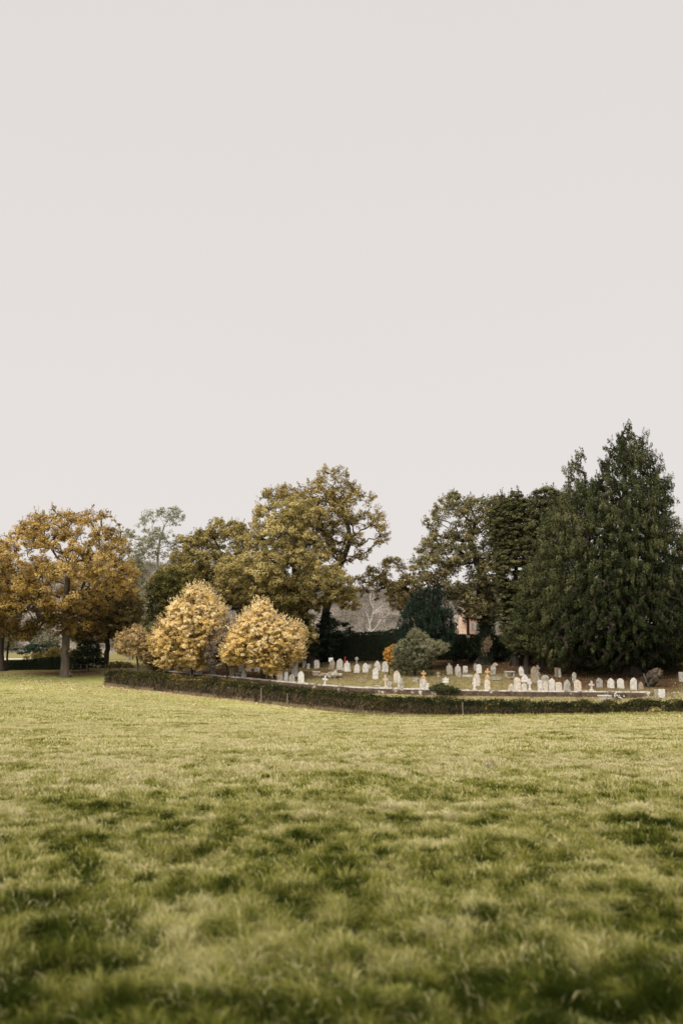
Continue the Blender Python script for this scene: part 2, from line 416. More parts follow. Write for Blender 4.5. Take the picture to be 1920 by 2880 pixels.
GX_, GY_, GH_, GW_, GT_, GD_ = [], [], [], [], [], []
def hash2(a, b, seed):
    n = (a * 374761393 + b * 668265263 + seed * 144269504) & 0xffffffff
    n = ((n ^ (n >> 13)) * 1274126177) & 0xffffffff
    return ((n ^ (n >> 16)) & 0xffff) / 65535.0
def clump(X, Y, s):
    best = np.full(len(X), 9.0); bx = np.zeros(len(X)); by = np.zeros(len(X)); hh = np.zeros(len(X))
    ci, cj = np.floor(X / s).astype(np.int64), np.floor(Y / s).astype(np.int64)
    for di in (-1, 0, 1):
        for dj in (-1, 0, 1):
            i, j = ci + di, cj + dj
            dx = X / s - i - hash2(i, j, 1); dy = Y / s - j - hash2(i, j, 2); d = np.hypot(dx, dy)
            m = d < best; best[m] = d[m]; bx[m] = dx[m]; by[m] = dy[m]; hh[m] = hash2(i, j, 3)[m]
    return best, bx, by, hh
def in_field(X, Y, px):
    lim = np.interp(px, [0, 300, 500, 690, 860, 1000, 1150, 1300, 1600, 1920], [108, 99, 94.5, 89.5, 85.5, 82.5, 79.8, 78, 76.5, 75])
    return Y < lim
def band(y0, y1, dens, wk, h0):
    area = .5 * ((y1 * .40 + 3.8) + (y0 * .40 + 3.8)) * 2 * (y1 - y0)
    n = int(area * dens)
    Y = np.sqrt(rng.uniform(y0 ** 2, y1 ** 2, n)) if y0 > 6 else rng.uniform(y0, y1, n)
    X = rng.uniform(-1, 1, n) * (Y * .40 + 3.8)
    Z = ground_z(X, Y)
    px, _ = proj(X, Y, Z)
    k = in_field(X, Y, px); X, Y, Z = X[k], Y[k], Z[k]
    n = len(X)
    gm = green_map(X, Y, Z)
    # clumping
    dd, ddx, ddy, hs = clump(X, Y, .15)
    dd2, dx2, dy2, hs2 = clump(X + 7.3, Y + 3.1, .42)
    ddx = ddx * .7 + dx2 * .5; ddy = ddy * .7 + dy2 * .5
    cl = np.clip(1 - dd ** 2 * 1.1, 0, 1) * (.35 + .9 * hs) * .75 + np.clip(1 - dd2 ** 2, 0, 1) * hs2 * .45
    pocket = np.clip((dd2 - .42) * 3, 0, 1) * np.clip((fbm(X * 9, Y * 3.6, 66, 2) - .46) * 6, 0, 1)
    keep = rng.random(n) < (.35 + .9 * cl) * (1 - .75 * pocket)
    X, Y, Z, gm, cl, ddx, ddy, hs, hs2 = X[keep], Y[keep], Z[keep], gm[keep], cl[keep], ddx[keep], ddy[keep], hs[keep], hs2[keep]; pocket = pocket[keep]; n = len(X)
    if y0 > 75: gm = gm * .3
    h = h0 * (.4 + .75 * np.minimum(gm, 1) + .9 * cl) * (1 - .4 * pocket) * rng.uniform(.6, 1.3, n)
    dry = fbm(X * .9, Y * .9, 91, 3)
    t = .76 - .52 * gm + .6 * (dry - .5) + .42 * (hs - .5) + .25 * (hs2 - .5) + .2 * (cl - .5) - .32 * pocket * (Y < 30) - .40 * np.clip((17 - Y) / 12, 0, 1) + rng.normal(0, .10, n)  # pocket and near terms paint tuft shade and lens falloff into the tint
    t = np.where(rng.random(n) < (.05 + .12 * (dry > .56)) * np.clip(1 - gm, .08, 1), rng.uniform(.7, 1, n), t)
    GX_.append(X); GY_.append(Y); GH_.append(h); GD_.append(np.arctan2(ddy, ddx)); GW_.append(wk * rng.uniform(.6, 1.3, n)); GT_.append(np.clip(t, 0, 1))
band(3.0, 7, 11000, .0055, .075)
band(7, 12, 6500, .008, .07)
band(12, 20, 2300, .012, .062)
band(20, 36, 760, .020, .058)
band(36, 62, 170, .04, .06)
band(62, 108, 55, .055, .05)
X = np.concatenate(GX_); Y = np.concatenate(GY_)
wd_ = 2.4 + 2.2 * (fbm(X * .8, Y * .8, 61, 2) - .5); wind = np.where(rng.random(len(X)) < .6, np.concatenate(GD_), wd_)
blades('grass', X, Y, np.concatenate(GH_), np.concatenate(GW_), np.concatenate(GT_),
       'short tussocky pasture grass, straw and green, covering the sloping meadow', M['grass'], 1.05, wind=wind)

# churchyard rough grass
n = 60000
Y = rng.uniform(80, 112, n); X = rng.uniform(-22, 36, n)
px, py = proj(X, Y, ground_z(X, Y))
wy = np.interp(px, [w[0] for w in WALL], [w[2] for w in WALL])
k = (Y > wy + .5) & (px > 440) & (px < 2100); X, Y, px, py = X[k], Y[k], px[k], py[k]
_, _, lf = zones(X, Y, ground_z(X, Y))
k = rng.random(len(X)) > lf * .8; X, Y, lf = X[k], Y[k], lf[k]
blades('churchyard_grass', X, Y, rng.uniform(.04, .12, len(X)), rng.uniform(.04, .09, len(X)),
       np.clip(.30 - lf * .3 + rng.normal(0, .2, len(X)), 0, 1), 'patchy mown olive grass growing between the gravestones', M['dry_grass'], .6)

# ------------------------------------------------------------------ tubes
def tube_arrays(P, R, sides=6):
    P = np.asarray(P, float); R = np.asarray(R, float)
    n = len(P)
    T = np.gradient(P, axis=0); T /= np.linalg.norm(T, axis=1, keepdims=True) + 1e-9
    ref = np.array([0, 1.0, 0.05]) if abs(T[:, 1]).mean() < .8 else np.array([1.0, 0, 0])
    A = np.cross(T, ref); A /= np.linalg.norm(A, axis=1, keepdims=True) + 1e-9
    B = np.cross(T, A)
    th = np.linspace(0, 2 * np.pi, sides, endpoint=False)
    V = P[:, None] + R[:, None, None] * (A[:, None] * np.cos(th)[None, :, None] + B[:, None] * np.sin(th)[None, :, None])
    i = np.arange(n - 1)[:, None] * sides; j = np.arange(sides)[None]
    q = np.stack([i + j, i + (j + 1) % sides, i + sides + (j + 1) % sides, i + sides + j], -1).reshape(-1, 4)
    return V.reshape(-1, 3), q

class Tubes:
    def __init__(s): s.V = []; s.Q = []; s.n = 0
    def add(s, P, R, sides=6):
        V, q = tube_arrays(P, R, sides); s.V.append(V); s.Q.append(q + s.n); s.n += len(V)
    def build(s, name, mat, parent=None, origin=None):
        return mesh_np(name, np.concatenate(s.V), [np.concatenate(s.Q)], mat, parent=parent, origin=origin, smooth=True)

def wobble(a, b, k, amp):
    a = np.asarray(a, float); b = np.asarray(b, float)
    t = np.linspace(0, 1, k)[:, None]
    P = a + (b - a) * t
    L = np.linalg.norm(b - a)
    P[1:-1] += rng.normal(0, amp * L, (k - 2, 3))
    return P

# ------------------------------------------------------------------ trees
LEAFX = 1.25
def leaf_mesh(name, C, N, size, tint, mat, parent=None, origin=None, aspect=.55, longdir=None, label=None):
    n = len(C)
    N = N / (np.linalg.norm(N, axis=1, keepdims=True) + 1e-9)
    if longdir is None:
        r = rng.normal(0, 1, (n, 3))
    else:
        r = longdir + rng.normal(0, .35, (n, 3))
    A = r - (r * N).sum(1, keepdims=True) * N; A /= np.linalg.norm(A, axis=1, keepdims=True) + 1e-9
    B = np.cross(N, A)
    s = size[:, None]
    V = np.stack([C - A * s * .5, C + B * s * aspect * .5 + A * s * .05, C + A * s * .5, C - B * s * aspect * .5 + A * s * .05], 1)
    q = np.arange(n * 4).reshape(n, 4)
    return mesh_np(name, V.reshape(-1, 3), [q], mat, parent=parent, origin=origin, attrs={'tint': np.repeat(np.clip(tint, 0, 1), 4)})

def poly_dist(P, poly):
    """signed inside distance of 2D points to polygon"""
    a = poly; b = np.roll(poly, -1, 0)
    d = np.full(len(P), 1e9); inside = np.zeros(len(P), bool)
    for (p, q) in zip(a, b):
        e = q - p; w = P - p
        t = np.clip((w @ e) / (e @ e + 1e-9), 0, 1)
        d = np.minimum(d, np.linalg.norm(w - t[:, None] * e, axis=1))
        cnd = ((p[1] > P[:, 1]) != (q[1] > P[:, 1]))
        xi = (q[0] - p[0]) * (P[:, 1] - p[1]) / ((q[1] - p[1]) if abs(q[1] - p[1]) > 1e-9 else 1e-9) + p[0]
        inside ^= cnd & (P[:, 0] < xi)
    return np.where(inside, d, -d)

def crown_lobes(polypx, Y0, n, r0, thick=.8, holes=(), thin=.40, rag=None, gap=.30):
    poly = np.array([at(x, y, Y0)[[0, 2]] for x, y in polypx])
    lo, hi = poly.min(0), poly.max(0)
    cand = rng.uniform(lo, hi, (n * 26, 2))
    d = poly_dist(cand, poly)
    rag = .55 * r0 if rag is None else rag
    sd = int(abs(lo[0]) * 13) % 97
    d = d + rag * 2 * (fbm(cand[:, 0] * .75, cand[:, 1] * .75, sd, 2) - .5) * (d > 0) - (rag * .12)
    rr = r0 * rng.uniform(.55, 1.25, len(cand))
    ok = (d > rr * .55) & (fbm(cand[:, 0] * .9 + 30, cand[:, 1] * .9, sd + 3, 2) > gap)
    for (hx, hy, hr) in holes:
        h = at(hx, hy, Y0)[[0, 2]]; ok &= np.linalg.norm(cand - h, axis=1) > hr * mpp(Y0) + rr * .5
    # small lobes fill the thin tips
    small = (d > 0.12) & (d <= rr * .55) & (rng.random(len(cand)) < .5)
    for (hx, hy, hr) in holes:
        h = at(hx, hy, Y0)[[0, 2]]; small &= np.linalg.norm(cand - h, axis=1) > hr * mpp(Y0) * 1.1
    rr = np.where(small, np.maximum(d * 1.25, .3 * r0), rr)
    ok = ok | small
    cand, d, rr = cand[ok], d[ok], rr[ok]
    dm = d.max()
    W = (hi[0] - lo[0]) * .5 * thick
    H = W * np.sqrt(np.clip(1 - (1 - np.minimum(d / dm, 1)) ** 2, .02, 1))
    u = rng.random(len(cand)) ** .45 * np.where(rng.random(len(cand)) < .62, -1, 1)
    dy = u * H
    C = np.stack([cand[:, 0], Y0 + dy, cand[:, 1]], 1)
    # greedy thinning for even spacing
    keep = []; sel = np.zeros((0, 3)); sr = np.zeros(0)
    for i in range(len(C)):
        if len(keep) >= n: break
        if len(sel):
            if (np.linalg.norm((sel - C[i]) * np.array([1, .8, 1]), axis=1) < thin * (sr + rr[i])).any(): continue
        keep.append(i); sel = np.vstack([sel, C[i]]); sr = np.append(sr, rr[i])
    return C[keep], rr[keep], d[keep]

def tree(name, label, Y0, base, trunk, poly, mat, bark, n=120, r=1.3, leaves=260, ls=.17, thick=.8, flat=.8, minis=10, mini_r=.38,
         trunk_r=.4, tip_r=.12, group=None, holes=(), up=.7, droop=False, cat='tree', tint_amp=.3, tint0=.5, twigs=True, grad=0.0,
         zone=None, branch_mat=None, aspect=.6, upright=False, dy_tr=0.0, tuft=0, thin=.40, sprigs=0, sprig_len=.9, spray=0, rag=None, gap=.30):
    """poly: crown outline in photo pixels at distance Y0; trunk: list of photo pixels, base first"""
    bx = at(base[0], base[1], Y0)
    bz = gz(bx[0], Y0)
    org = np.array([bx[0], Y0, bz])
    root = empty(name, Vector(org))
    tag(root, label, cat, group)
    C, rr, de = crown_lobes(poly, Y0, n, r, thick, holes, thin, rag, gap)
    TP = [org + np.array([0, 0, -.2])] + [at(x, y, Y0) + np.array([0, dy_tr, 0]) for x, y in trunk]
    TP = np.array(TP)
    # densify the trunk
    seg = [TP[0]]
    for a, b in zip(TP[:-1], TP[1:]):
        for t in (.33, .66, 1): seg.append(a + (b - a) * t + (rng.normal(0, .05, 3) if t < 1 else 0))
    TP = np.array(seg)
    f = np.linspace(0, 1, len(TP))
    TR = trunk_r + (tip_r - trunk_r) * f ** .8
    TR[0] *= 1.45; TR[1] *= 1.12
    tb = Tubes(); tb.add(TP, TR, 10)
    if trunk_r > .3:
        for k in range(5):                               # root buttresses
            a = rng.uniform(0, 6.28)
            e = TP[0] + np.array([math.cos(a), math.sin(a), 0]) * trunk_r * 2.0 + np.array([0, 0, .1])
            tb.add([TP[2] + np.array([math.cos(a), math.sin(a), 0]) * trunk_r * .4, TP[1] + np.array([math.cos(a), math.sin(a), 0]) * trunk_r * .8, e],
                   [trunk_r * .2, trunk_r * .38, trunk_r * .12], 6)
    tb.build('trunk', bark, root, org)
    # limbs: connect each lobe to the cheapest earlier node
    nodes = [p for p in TP[max(1, len(TP) // 3):]]; par = [-1] * len(nodes); plen = [i * .3 for i in range(len(nodes))]
    nt0 = len(nodes)
    anchor = TP[-1]
    order = np.argsort(np.linalg.norm(C - np.mean(TP[len(TP) // 2:], 0), axis=1))
    if spray: order = np.argsort(C[:, 2] * 1.2 + np.linalg.norm(C[:, :2] - TP[-1][:2], axis=1) * .3)
    NP = np.array(nodes); PL = np.array(plen, float)
    for i in order:
        d = np.linalg.norm(NP - C[i], axis=1)
        dz = C[i][2] - NP[:, 2]
        cost = d * 1.0 + PL * .35 + np.where(dz < -1, -dz * .25, 0)
        if spray: cost = d ** 2 + PL * .04 + np.where(dz < -.3, 1.5, 0)
        k = int(np.argmin(cost))
        NP = np.vstack([NP, C[i]]); PL = np.append(PL, PL[k] + d[k]); par.append(k)
    cnt = np.ones(len(NP))
    for i in range(len(NP) - 1, nt0 - 1, -1): cnt[par[i]] += cnt[i]
    bb = Tubes()
    for i in range(nt0, len(NP)):
        k = par[i]
        r1 = min(.017 * math.sqrt(cnt[i]) + .010, tip_r * 1.3) * (trunk_r / .45) ** .5
        r0_ = min(.017 * math.sqrt(cnt[k] if k >= nt0 else cnt[i] * 1.6) + .012, tip_r * 1.5) * (trunk_r / .45) ** .5
        P = wobble(NP[k], NP[i], 5, .07)
        P[1:-1, 2] += .05 * np.linalg.norm(NP[i] - NP[k])
        bb.add(P, np.linspace(max(r0_, r1), r1, 5), 5)
    # leaf clusters
    Cs, Ns, Ts, Ls = [], [], [], []
    for c0, r_, e_ in zip(C, rr, de):
        m = max(4, int(minis * rng.uniform(.7, 1.3)))
        dirs = rng.normal(0, 1, (m, 3)); dirs /= np.linalg.norm(dirs, axis=1, keepdims=True)
        if up > 0:
            dirs[:, 2] = np.where((dirs[:, 2] < -.2) & (rng.random(m) < up), -dirs[:, 2], dirs[:, 2])
        if upright: dirs[:, :2] *= .55
        mc = c0 + dirs * r_ * rng.uniform(.55, 1.0, (m, 1)) * np.array([1, 1, flat])
        if spray:
            ax = np.array([np.interp(c0[2], TP[:, 2], TP[:, 0]), Y0, c0[2]]); ov = c0 - ax; ov[2] = 0
            hf = np.clip((c0[2] - org[2]) / (TP[-1, 2] - org[2]), 0, 1)
            ov = ov / (np.linalg.norm(ov) + .3) + np.array([rng.normal(0, .3), rng.normal(0, .3), -.15 + 1.3 * hf ** 2.5]); ov /= np.linalg.norm(ov)
            lat = np.cross(ov, [0, 0, 1.0]); t_ = np.linspace(0, 1, m)[:, None]
            mc = c0 + ov * (t_ - .35) * r_ * 2.1 + np.array([0, 0, -1.0]) * t_ ** 2 * r_ * .75 * spray + lat * rng.normal(0, .30, (m, 1)) * r_ * (1.1 - t_)
            dirs = np.tile(ov, (m, 1))
        if twigs:
            for q in mc[:8]:
                bb.add(wobble(c0, q, 3, .08), [.016, .012, .006], 3)
        lt = tint0 + rng.normal(0, tint_amp * .55)
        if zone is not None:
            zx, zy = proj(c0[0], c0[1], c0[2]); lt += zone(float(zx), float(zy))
        nl = int(leaves * LEAFX * (r_ / r) ** 1.7 / m) + 1
        sig = mini_r * r_
        for q, dd in zip(mc, dirs):
            off = rng.normal(0, 1, (nl, 3)); off /= np.linalg.norm(off, axis=1, keepdims=True) + 1e-9
            off *= rng.uniform(.2, 1, (nl, 1)) ** .5 * sig
            if droop:
                off[:, 2] = off[:, 2] * 1.9 - np.abs(rng.normal(0, sig * .5, nl)); off[:, :2] *= .62
            else:
                off[:, 2] *= flat
            p = q + off
            Cs.append(p)
            nn = off / (sig + 1e-6) * .7 + dd * .5 + np.array([0, 0, .45]) + rng.normal(0, .45, (nl, 3))
            Ns.append(nn)
            Ts.append(np.full(nl, lt + rng.normal(0, tint_amp * .35)) + rng.normal(0, .065, nl) + grad * (dd[2]))
            Ls.append(ls * rng.uniform(.6, 1.4, nl))
    if sprigs:
        cc = C.mean(0); edge = np.where(de < np.percentile(de, 55))[0]
        for _ in range(sprigs):
            k = edge[rng.integers(len(edge))]; v = C[k] - cc; v[1] *= .6; v /= np.linalg.norm(v) + 1e-6
            v = v * .8 + np.array([0, 0, .75]) + rng.normal(0, .25, 3); v /= np.linalg.norm(v)
            L_ = sprig_len * rng.uniform(.4, 1.0); a_ = C[k] + v * rr[k] * .5; e_ = a_ + v * (L_ + rr[k] * .35)
            bb.add([a_, (a_ + e_) / 2 + rng.normal(0, .03, 3), e_], [.014, .010, .004], 3)
            m_ = int(22 * L_ / .8 * (1.0 if not droop else 1.6)); t_ = rng.random((m_, 1)) ** .8
            Cs.append(a_ + (e_ - a_) * t_ + rng.normal(0, .085, (m_, 3)) * (1.15 - t_) * (r / .7) ** .5); Ns.append(rng.normal(0, 1, (m_, 3)) + np.array([0, -.3, .5]))
            Ts.append(np.full(m_, tint0 + rng.normal(0, tint_amp * .4)) + (zone(*[float(q_) for q_ in proj(*C[k])]) if zone is not None else 0)); Ls.append(ls * rng.uniform(.5, 1.1, m_))
    if tuft:                                          # bare upright shoots over the top edge
        for _ in range(tuft):
            k = rng.integers(len(C)); q = C[k] + np.array([rng.normal(0, .4), 0, rr[k] * .6])
            if q[2] > np.percentile(C[:, 2], 70): bb.add([q, q + np.array([rng.normal(0, .1), rng.normal(0, .1), rng.uniform(.5, 1.3)])], [.014, .006], 3)
    bb.build('branches', branch_mat or bark, root, org)
    Cs, Ns, Ts, Ls = map(np.concatenate, (Cs, Ns, Ts, Ls))
    ld = None
    if droop: ld = np.tile(np.array([[0, 0, -1.0]]), (len(Cs), 1))
    leaf_mesh('crown', Cs, Ns, Ls, Ts, mat, root, org, aspect=aspect, longdir=ld)
    return root

# ------------------------------------------------------------------ hills and far wood
def make_hill(name, Y0, pts, mat, depth=260, seed=1):
    """pts: crest line in photo pixels"""
    xs = np.linspace(-1500, 3400, 160)
    ys = np.interp(xs, [p[0] for p in pts], [p[1] for p in pts]) + 10 * (fbm(xs * .01, xs * 0 + seed, seed) - .5)
    V = []
    for t in np.linspace(0, 1, 14):
        for x, y in zip(xs, ys):
            top = at(x, y, Y0 + depth * .5)
            zz = -2.6 + (top[2] + 2.6) * math.sin(min(t * 1.25, 1) * math.pi / 2)
            V.append((top[0] * (1 - .3 * (1 - t)), Y0 + (t - .0) * depth * .7, zz))
    V = np.array(V); n = len(xs)
    i = np.arange(14 * n).reshape(14, n)
    q = np.stack([i[:-1, :-1], i[:-1, 1:], i[1:, 1:], i[1:, :-1]], -1).reshape(-1, 4)
    o = mesh_np(name, V, [q], mat, smooth=True)
    return V.reshape(14, n, 3)

m, nt, out = new_mat('hillside')
f = noise(nt, .35, 6, .65)
p = nt.nodes.new('ShaderNodeBsdfDiffuse')
nt.links.new(ramp(nt, f, [(.3, (.18, .155, .13)), (.7, (.27, .235, .195))]), p.inputs[0]); nt.links.new(p.outputs[0], out.inputs[0])
M['hillside'] = m
HP = [(-1500, 1600), (0, 1600), (300, 1590), (430, 1600), (600, 1640), (1000, 1668), (1150, 1672), (1500, 1650), (3400, 1620)]
HV = make_hill('hill', 300, HP, M['hillside'])
tag(bpy.data.objects['hill'], kind='structure')
# leafless woodland covering the hill
nn = 2600
a = rng.uniform(0, 12.5, nn); b = rng.uniform(48, 112, nn)
HVf = HV
ai = a.astype(int); bi = b.astype(int); fa = (a - ai)[:, None]; fb = (b - bi)[:, None]
HC = (HVf[ai, bi] * (1 - fa) + HVf[np.minimum(ai + 1, 13), bi] * fa) * (1 - fb) + (HVf[ai, bi + 1] * (1 - fa) + HVf[np.minimum(ai + 1, 13), bi + 1] * fa) * fb
k = 90
rad = rng.uniform(2.2, 4.2, nn)
off = rng.normal(0, 1, (nn, k, 3)); off /= np.linalg.norm(off, axis=2, keepdims=True)
off[:, :, 2] = np.abs(off[:, :, 2]) * 1.3
pc = HC[:, None] + off * rad[:, None, None] * rng.uniform(.5, 1, (nn, k, 1))
tt = rng.uniform(.1, .8, (nn, 1)) + rng.normal(0, .15, (nn, k)); tt[rng.random(nn) < .06] += .35
wd = leaf_mesh('wood', pc.reshape(-1, 3), off.reshape(-1, 3) + rng.normal(0, .4, (nn * k, 3)), rng.uniform(.5, 1.1, nn * k), tt.ravel(), M['hillwood'], aspect=.35, longdir=np.tile(np.array([[0, 0, 1.0]]), (nn * k, 1)))
tag(wd, 'pale leafless woodland covering the distant hillside', None, None, 'stuff')

# ------------------------------------------------------------------ trees
tree('oak_tree', 'big orange autumn oak at the far edge of the meadow with a flared grey trunk', 104, (185, 1893),
     [(184, 1850), (186, 1800), (184, 1740), (183, 1700), (190, 1650), (196, 1600)],
     [(-70, 1560), (-30, 1530), (0, 1525), (30, 1508), (66, 1492), (75, 1460), (105, 1452), (150, 1442), (160, 1428), (200, 1426), (215, 1447), (232, 1452), (250, 1445), (300, 1440),
      (325, 1458), (338, 1482), (345, 1520), (350, 1545), (365, 1580), (392, 1612), (398, 1650), (380, 1690), (330, 1690), (300, 1700), (330, 1720), (290, 1760), (240, 1790), (215, 1808),
      (190, 1806), (172, 1800), (155, 1800), (130, 1770), (100, 1800), (60, 1815), (30, 1800), (0, 1780), (-60, 1790), (-90, 1650)],
     M['oak_orange'], M['bark_grey'], n=470, gap=.34, sprig_len=.5, sprigs=420, thin=.47, r=1.0, leaves=215, ls=.19, thick=.75, flat=.75, trunk_r=.5, tip_r=.28,
     holes=[(128, 1562, 14), (170, 1580, 10), (232, 1655, 9), (262, 1530, 12), (160, 1510, 8), (290, 1600, 7), (215, 1500, 7)],
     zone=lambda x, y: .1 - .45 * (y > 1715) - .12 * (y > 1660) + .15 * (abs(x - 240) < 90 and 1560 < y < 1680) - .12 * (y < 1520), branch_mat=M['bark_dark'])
tree('oak_tree', 'dark brown-green oak behind and beside the big orange oak, with one slanting dark trunk', 116, (296, 1886),
     [(300, 1850), (303, 1810), (300, 1760), (290, 1700), (280, 1660)],
     [(215, 1700), (240, 1670), (300, 1650), (370, 1655), (400, 1690), (402, 1730), (385, 1770), (345, 1800), (300, 1812), (240, 1822), (205, 1800), (190, 1760)],
     M['oak_brown'], M['bark_dark'], n=230, r=1.1, leaves=230, ls=.2, trunk_r=.35, tip_r=.2, tint0=.6, gap=.15)
tree('edge_tree', 'dark-stemmed rusty tree at the far left end of the long dark hedge', 112, (4, 1880),
     [(2, 1830), (8, 1780), (2, 1720), (-6, 1650), (-4, 1600)],
     [(-120, 1600), (-60, 1560), (0, 1570), (50, 1640), (85, 1740), (82, 1800), (40, 1825), (15, 1800), (-20, 1760), (-120, 1760)],
     M['oak_brown'], M['bark_dark'], n=110, r=1.1, leaves=170, ls=.2, trunk_r=.42, tip_r=.22, tint0=.7)
tree('sapling', 'thin dark bare stem rising from the hedge beside the rusty edge tree', 113, (22, 1880), [(22, 1830), (26, 1780), (22, 1740), (28, 1700)],
     [(5, 1740), (20, 1690), (45, 1680), (60, 1720), (40, 1760), (15, 1770)], M['oak_brown'], M['bark_dark'], n=14, r=.7, leaves=60, ls=.16, trunk_r=.14, tip_r=.05)
tree('ash_tree', 'tall thin pale green tree with see-through crown far behind, left of the great sycamore', 150, (442, 1850),
     [(443, 1700), (444, 1620), (444, 1560), (450, 1520), (462, 1480)],
     [(396, 1452), (415, 1438), (440, 1428), (470, 1432), (492, 1424), (520, 1440), (524, 1462), (505, 1476), (522, 1500), (518, 1525), (495, 1545), (480, 1572), (450, 1590), (425, 1585), (398, 1560), (388, 1520), (402, 1500), (392, 1475)],
     M['pale_green'], M['bark_pale'], n=105, r=1.15, leaves=68, ls=.24, minis=6, mini_r=.4, thick=.8, trunk_r=.3, tip_r=.13,
     holes=[(470, 1490, 12), (440, 1470, 9), (500, 1490, 10), (460, 1540, 9)])
tree('ash_tree', 'second pale green tree rising just behind the right shoulder of the orange oak', 140, (362, 1850),
     [(362, 1700), (362, 1600), (362, 1550)], [(325, 1500), (345, 1488), (362, 1480), (385, 1498), (404, 1520), (410, 1600), (425, 1700), (420, 1780), (385, 1790), (370, 1700), (350, 1620), (335, 1590)],
     M['pale_green'], M['bark_pale'], n=110, r=1.1, leaves=120, ls=.22, trunk_r=.25, tip_r=.1)
tree('oak_tree', 'tallest central oak with thin see-through brown crown and dark limbs against the sky', 116, (905, 1872),
     [(908, 1800), (915, 1740), (925, 1680), (938, 1620), (962, 1580), (985, 1520), (975, 1470), (960, 1420)],
     [(728, 1412), (738, 1392), (757, 1380), (790, 1368), (811, 1362), (846, 1367), (870, 1352), (887, 1345), (905, 1325), (913, 1316), (930, 1325), (949, 1318), (980, 1331), (990, 1358), (1016, 1385), (1056, 1400),
      (1066, 1420), (1070, 1447), (1088, 1479), (1094, 1514), (1092, 1537), (1050, 1545), (1047, 1556), (1025, 1581), (990, 1590), (955, 1600), (900, 1560), (850, 1480), (800, 1430), (760, 1410)],
     M['tall_oak'], M['bark_dark'], n=330, sprig_len=.5, sprigs=320, thin=.45, r=.85, leaves=90, ls=.2, minis=8, mini_r=.42, thick=.65, trunk_r=.6, tip_r=.2,
     holes=[(1000, 1430, 10), (1035, 1440, 9), (1020, 1490, 14), (980, 1490, 10), (1050, 1510, 10), (990, 1550, 12), (955, 1530, 8), (1030, 1540, 10)],
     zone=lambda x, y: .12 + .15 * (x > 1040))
tree('sycamore_tree', 'great yellow-green sycamore with billowing crown behind the yellow maples', 108, (880, 1872),
     [(876, 1830), (868, 1780), (850, 1720), (835, 1660), (830, 1600), (835, 1540)],
     [(712, 1480), (708, 1450), (730, 1416), (760, 1410), (800, 1402), (846, 1401), (872, 1412), (880, 1434), (915, 1440), (927, 1455), (900, 1472), (890, 1492), (913, 1523), (936, 1559), (953, 1603), (975, 1622), (1000, 1640),
      (1008, 1680), (1004, 1715), (970, 1722), (936, 1700), (913, 1720), (870, 1722), (880, 1750), (900, 1790), (880, 1826), (858, 1815), (835, 1780), (800, 1746), (712, 1710), (650, 1700), (592, 1650), (623, 1590), (650, 1568), (686, 1550), (695, 1514)],
     M['syc_olive'], M['bark_dark'], n=420, sprig_len=.5, sprigs=260, thin=.47, r=1.25, leaves=420, ls=.19, thick=.8, flat=.72, trunk_r=.6, tip_r=.35,
     holes=[(762, 1532, 6), (858, 1490, 6), (815, 1600, 3), (820, 1632, 6)],
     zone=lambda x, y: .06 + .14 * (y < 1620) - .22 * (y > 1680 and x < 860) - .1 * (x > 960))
tree('oak_tree', 'olive-gold oak forming the left shoulder of the great sycamore, beneath the pale thin ash', 118, (600, 1880),
     [(602, 1800), (610, 1720), (620, 1640), (640, 1580)],
     [(440, 1620), (470, 1580), (500, 1545), (503, 1528), (534, 1505), (570, 1496), (592, 1500), (600, 1478), (615, 1462), (630, 1470), (650, 1465), (680, 1466), (700, 1478), (712, 1490), (705, 1600), (700, 1720), (668, 1728), (600, 1700), (540, 1690), (450, 1690)],
     M['syc_olive'], M['bark_dark'], n=300, sprig_len=.5, sprigs=160, thin=.47, r=1.2, leaves=360, ls=.2, thick=.7, trunk_r=.5, tip_r=.3, holes=[(625, 1560, 6), (650, 1545, 6), (590, 1540, 5)],
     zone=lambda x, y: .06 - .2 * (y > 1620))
tree('shrubby_tree', 'dark bottle-green bushy tree filling the gap left of the larger yellow maple', 114, (480, 1880),
     [(480, 1840), (482, 1780), (490, 1700)],
     [(418, 1648), (445, 1608), (480, 1590), (520, 1600), (560, 1640), (600, 1690), (610, 1780), (600, 1850), (480, 1860), (440, 1850), (425, 1790), (405, 1762), (412, 1700)],
     M['olive_dark'], M['bark_dark'], gap=.15, n=300, r=1.05, leaves=220, ls=.2, trunk_r=.3, tip_r=.2, tint0=.4)
tree('oak_tree', 'brown-leaved oak with an arching low bough in the gap beside the conical yew', 120, (1190, 1862),
     [(1185, 1800), (1178, 1740), (1170, 1700), (1150, 1660), (1110, 1640), (1075, 1655)],
     [(985, 1640), (990, 1615), (1025, 1604), (1060, 1586), (1078, 1560), (1110, 1556), (1145, 1571), (1135, 1590), (1150, 1607), (1180, 1640), (1200, 1690), (1180, 1730), (1105, 1722), (1085, 1690), (1072, 1662), (1060, 1690), (1030, 1690), (1000, 1672)],
     M['tall_oak'], M['bark_dark'], n=130, r=.95, leaves=130, ls=.2, minis=8, thick=.6, trunk_r=.35, tip_r=.16, zone=lambda x, y: .1,
     holes=[(1050, 1660, 8), (1100, 1600, 6)])
